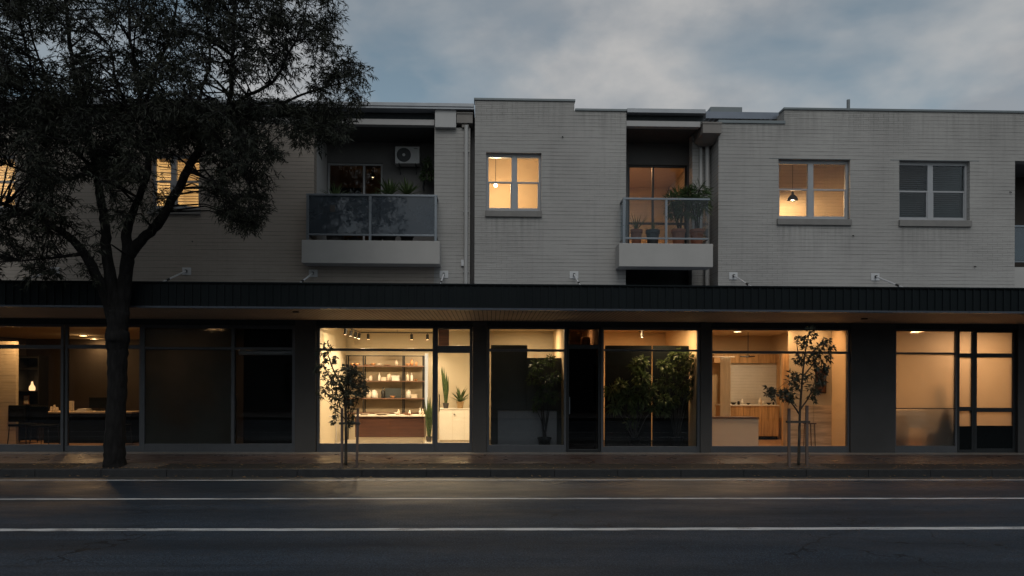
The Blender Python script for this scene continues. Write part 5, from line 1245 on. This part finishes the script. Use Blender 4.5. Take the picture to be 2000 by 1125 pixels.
def sapling(label, Y, trunk, branches, stakes, tie_y, leafblobs, seed, tie_label):
    rn = random.Random(seed); bx_ = P(trunk[0][0], trunk[0][1], Y)
    t = thing('sapling', label, 'tree', (bx_.x, Y, 0), 'staked saplings along the kerb')
    tm = MB(); nd = []
    limb(tm, [(a, c, Y, r) for a, c, r in trunk], 8, nd, .003, rn)
    for q in branches: limb(tm, [(a, c, Y+dy, r) for a, c, dy, r in q], 6, nd, .003, rn)
    lf = MB()
    for (px, py, rpx, dens) in leafblobs:
        for k in range(int(dens*1.2)):
            a = rn.uniform(0, 6.28); rr_ = math.sqrt(rn.random())*rpx
            c = P(px+rr_*math.cos(a), py+rr_*math.sin(a), Y+rn.gauss(0, .16))
            n_ = min(nd, key=lambda q: (q[0]-c).length)
            if rn.random() < .5: tm.tube([n_[0], n_[0].lerp(c, .5)+Vector((0, 0, .02)), c], [.004, .003, .002], 4, False)
            for j in range(5):
                d = ((c-n_[0]).normalized()+Vector((rn.gauss(0, .7), rn.gauss(0, .7), rn.gauss(-.25, .6))))
                lf.leaf(c, d, rn.uniform(.06, .11), rn.uniform(.022, .036), .15, .1)
    tm.build('trunk', 'bark_s', t, smooth=True); lf.build('crown', 'leaf_s', t)
    s = []
    for i, (x0, x1, yt) in enumerate(stakes):
        b_ = P(x0, 908, Y); tp_ = P(x1, yt, Y); b_.z = -.01
        st = thing('tree_stake', f"{('left', 'right')[i]} timber stake of {tie_label}", 'stake', (b_.x, Y, 0), 'timber stakes beside the saplings')
        m_ = MB(); w = .022
        m_.v += [(b_.x-w, Y-w, 0), (b_.x+w, Y-w, 0), (b_.x+w, Y+w, 0), (b_.x-w, Y+w, 0), (tp_.x-w, Y-w, tp_.z), (tp_.x+w, Y-w, tp_.z), (tp_.x+w, Y+w, tp_.z), (tp_.x-w, Y+w, tp_.z)]
        for q in ((0, 3, 2, 1), (4, 5, 6, 7), (0, 1, 5, 4), (1, 2, 6, 5), (2, 3, 7, 6), (3, 0, 4, 7)): m_.f.append(q)
        m_.build('post', 'stake', st); s.append((b_, tp_))
    zt = PZ(tie_y, trunk[0][0], Y)
    def xat(k): b_, tp_ = s[k]; return b_.x+(tp_.x-b_.x)*zt/tp_.z
    m_ = MB(); xa, xb = xat(0), xat(1)
    m_.box(xa-.05, xb+.05, Y-.035, Y-.028, zt-.02, zt+.02); m_.box(xa-.05, xb+.05, Y+.028, Y+.035, zt-.02, zt+.02)
    m_.box(xa-.05, xa-.04, Y-.028, Y+.028, zt-.02, zt+.02); m_.box(xb+.04, xb+.05, Y-.028, Y+.028, zt-.02, zt+.02)
    tag(m_.build('tree_tie', 'tie', loc=None), f"dark webbing strap tying {tie_label}", 'strap', 'straps on the sapling stakes')
sapling('staked sapling with many small leaves in front of the bright shop window', -2.8,
        [(675, 908, 3), (676, 850, 2.6), (675, 800, 2.4), (672, 770, 2.2), (660, 740, 1.8), (648, 715, 1.5), (640, 690, 1.1), (632, 672, .8)],
        [[(675, 800, 0, 2), (682, 770, .1, 1.6), (692, 750, .15, 1.2), (700, 738, .2, .9)], [(673, 775, 0, 1.6), (678, 745, -.1, 1.4), (679, 715, -.1, 1)], [(664, 750, 0, 1.3), (650, 745, -.1, 1), (632, 715, -.15, .8)], [(673, 785, 0, 1.4), (655, 778, .1, 1), (628, 762, .1, .7)], [(675, 820, 0, 1.2), (665, 808, -.1, .9), (655, 800, -.1, .7)], [(676, 820, 0, 1.2), (690, 800, .1, .9), (697, 788, .1, .7)]],
        ((668, 668, 797), (697, 699, 797)), 827,
        [(634, 682, 14, 20), (643, 700, 12, 12), (654, 702, 7, 6), (628, 722, 12, 16), (645, 735, 16, 18), (658, 748, 18, 32), (680, 728, 18, 45), (695, 742, 18, 45), (703, 760, 14, 26), (680, 758, 18, 40), (668, 775, 14, 24), (640, 765, 12, 14), (627, 768, 9, 10), (655, 785, 12, 14), (692, 775, 14, 24), (655, 806, 9, 9), (685, 795, 10, 10), (680, 828, 8, 5), (690, 820, 8, 5), (655, 825, 8, 6)], 101,
        'the sapling before the bright shop')
sapling('taller staked sapling in front of the timber-lined shop', -2.8,
        [(1560, 908, 3.2), (1561, 860, 2.8), (1562, 820, 2.6), (1564, 780, 2.3), (1567, 740, 2), (1571, 700, 1.6), (1576, 670, 1.2), (1582, 648, .8)],
        [[(1562, 810, 0, 1.8), (1552, 795, -.1, 1.5), (1540, 782, -.15, 1.3), (1520, 772, -.2, 1), (1500, 762, -.2, .7)], [(1565, 770, 0, 1.6), (1556, 750, .1, 1.2), (1545, 738, .1, .9)], [(1563, 800, 0, 1.6), (1580, 775, .1, 1.3), (1590, 750, .15, 1)], [(1568, 735, 0, 1.5), (1585, 715, -.1, 1.2), (1600, 690, -.15, 1), (1610, 672, -.15, .7)], [(1570, 710, 0, 1.2), (1560, 695, .1, .9), (1556, 670, .1, .7)]],
        ((1541, 1541, 798), (1576, 1576, 792)), 824,
        [(1583, 652, 11, 20), (1563, 664, 9, 13), (1575, 675, 10, 14), (1612, 668, 10, 16), (1622, 681, 8, 9), (1600, 683, 11, 16), (1565, 700, 12, 22), (1590, 702, 15, 32), (1615, 700, 9, 10), (1604, 720, 14, 28), (1550, 738, 13, 24), (1556, 752, 10, 12), (1600, 742, 12, 20), (1588, 760, 12, 18), (1500, 762, 10, 14), (1515, 768, 11, 20), (1535, 772, 13, 28), (1548, 778, 10, 16), (1585, 778, 8, 8), (1577, 735, 9, 10)], 102,
        'the sapling before the timber-lined shop')

# ------------------------------------------------------------------ across the street (seen only in the glass)
def far_tree(x, y, h, R, seed, label):
    rn = random.Random(seed); t = thing('street_tree', label, 'tree', (x, y, 0), 'trees across the street reflected in the glass')
    tm = MB(); tm.tube([(x, y, 0), (x+.1, y, h*.25), (x, y+.1, h*.5), (x, y, h*.8)], [.22, .17, .12, .04], 8); lf = MB()
    for k in range(60):
        v = Vector((rn.gauss(0, 1), rn.gauss(0, 1), rn.gauss(0, 1))).normalized()*rn.uniform(.3, 1); c = Vector((x+v.x*R, y+v.y*R, h*.66+v.z*h*.34))
        tm.tube([(x, y, max(h*.3, c.z-1.6)), c], [.05, .01], 4, False)
        for j in range(60):
            d = Vector((rn.gauss(0, 1), rn.gauss(0, 1), rn.gauss(-.3, .8))); lf.leaf(c+Vector((rn.gauss(0, .35), rn.gauss(0, .35), rn.gauss(0, .3))), d, .26, .11, .15)
    tm.build('trunk', 'bark', t); lf.build('crown', 'leaf_far', t)
for i, (x, h, R) in enumerate(((-22, 9, 2.8), (-13, 10, 3.0), (-6.5, 8.6, 2.4), (3.5, 9.4, 2.6), (10.5, 8.8, 2.5), (19, 9.5, 2.9))):
    far_tree(x, -19.2+(i % 2)*.5, h, R, 60+i, f"dark tree across the street, {ORD[i]} from the left end of its row")
ob = thing('low_building', 'long low dark building across the street, reflected in the shop glass', 'building', (0, -24, 0))
ob_w = MB(); ob_w.wall(-40, 40, 0, 4.6, -24.2, -24, [(-36+i*6, -33+i*6, .4, 2.7) for i in range(12)]); ob_w.build('wall', 'pillar', ob)
MB().box(-40.4, 40.4, -34, -23.6, 4.6, 4.85).build('roof', 'roof_metal', ob)
MB().box(-40, 40, -26, -25.8, 0, 4.6).build('inner_wall', 'wall_dark', ob)
for i in range(12): glazed(ob, 'window', -36+i*6, -33+i*6, .4, 2.7, -24.15, .06, .08, 'alu_dark', mulls=(-34.5+i*6,), pane='glass_dark')
# backs of the terrace so the block is closed
for par, a, c, zt in ((left, L_X0, x925, z_e0-.01), (mid, x925+.26, x1402-.01, zt2-.17), (right, x1402+.26, R_X1, zr1-.61)):
    MB().box(a, c, 10.0, 10.2, 0, zt).build('rear_wall', 'brick_cream', par)
for x, par in ((L_X0-.2, left), (R_X1, right)): MB().box(x, x+.2, 0, 10, 0, zroofL-.3).build('end_wall', 'brick_cream', par)
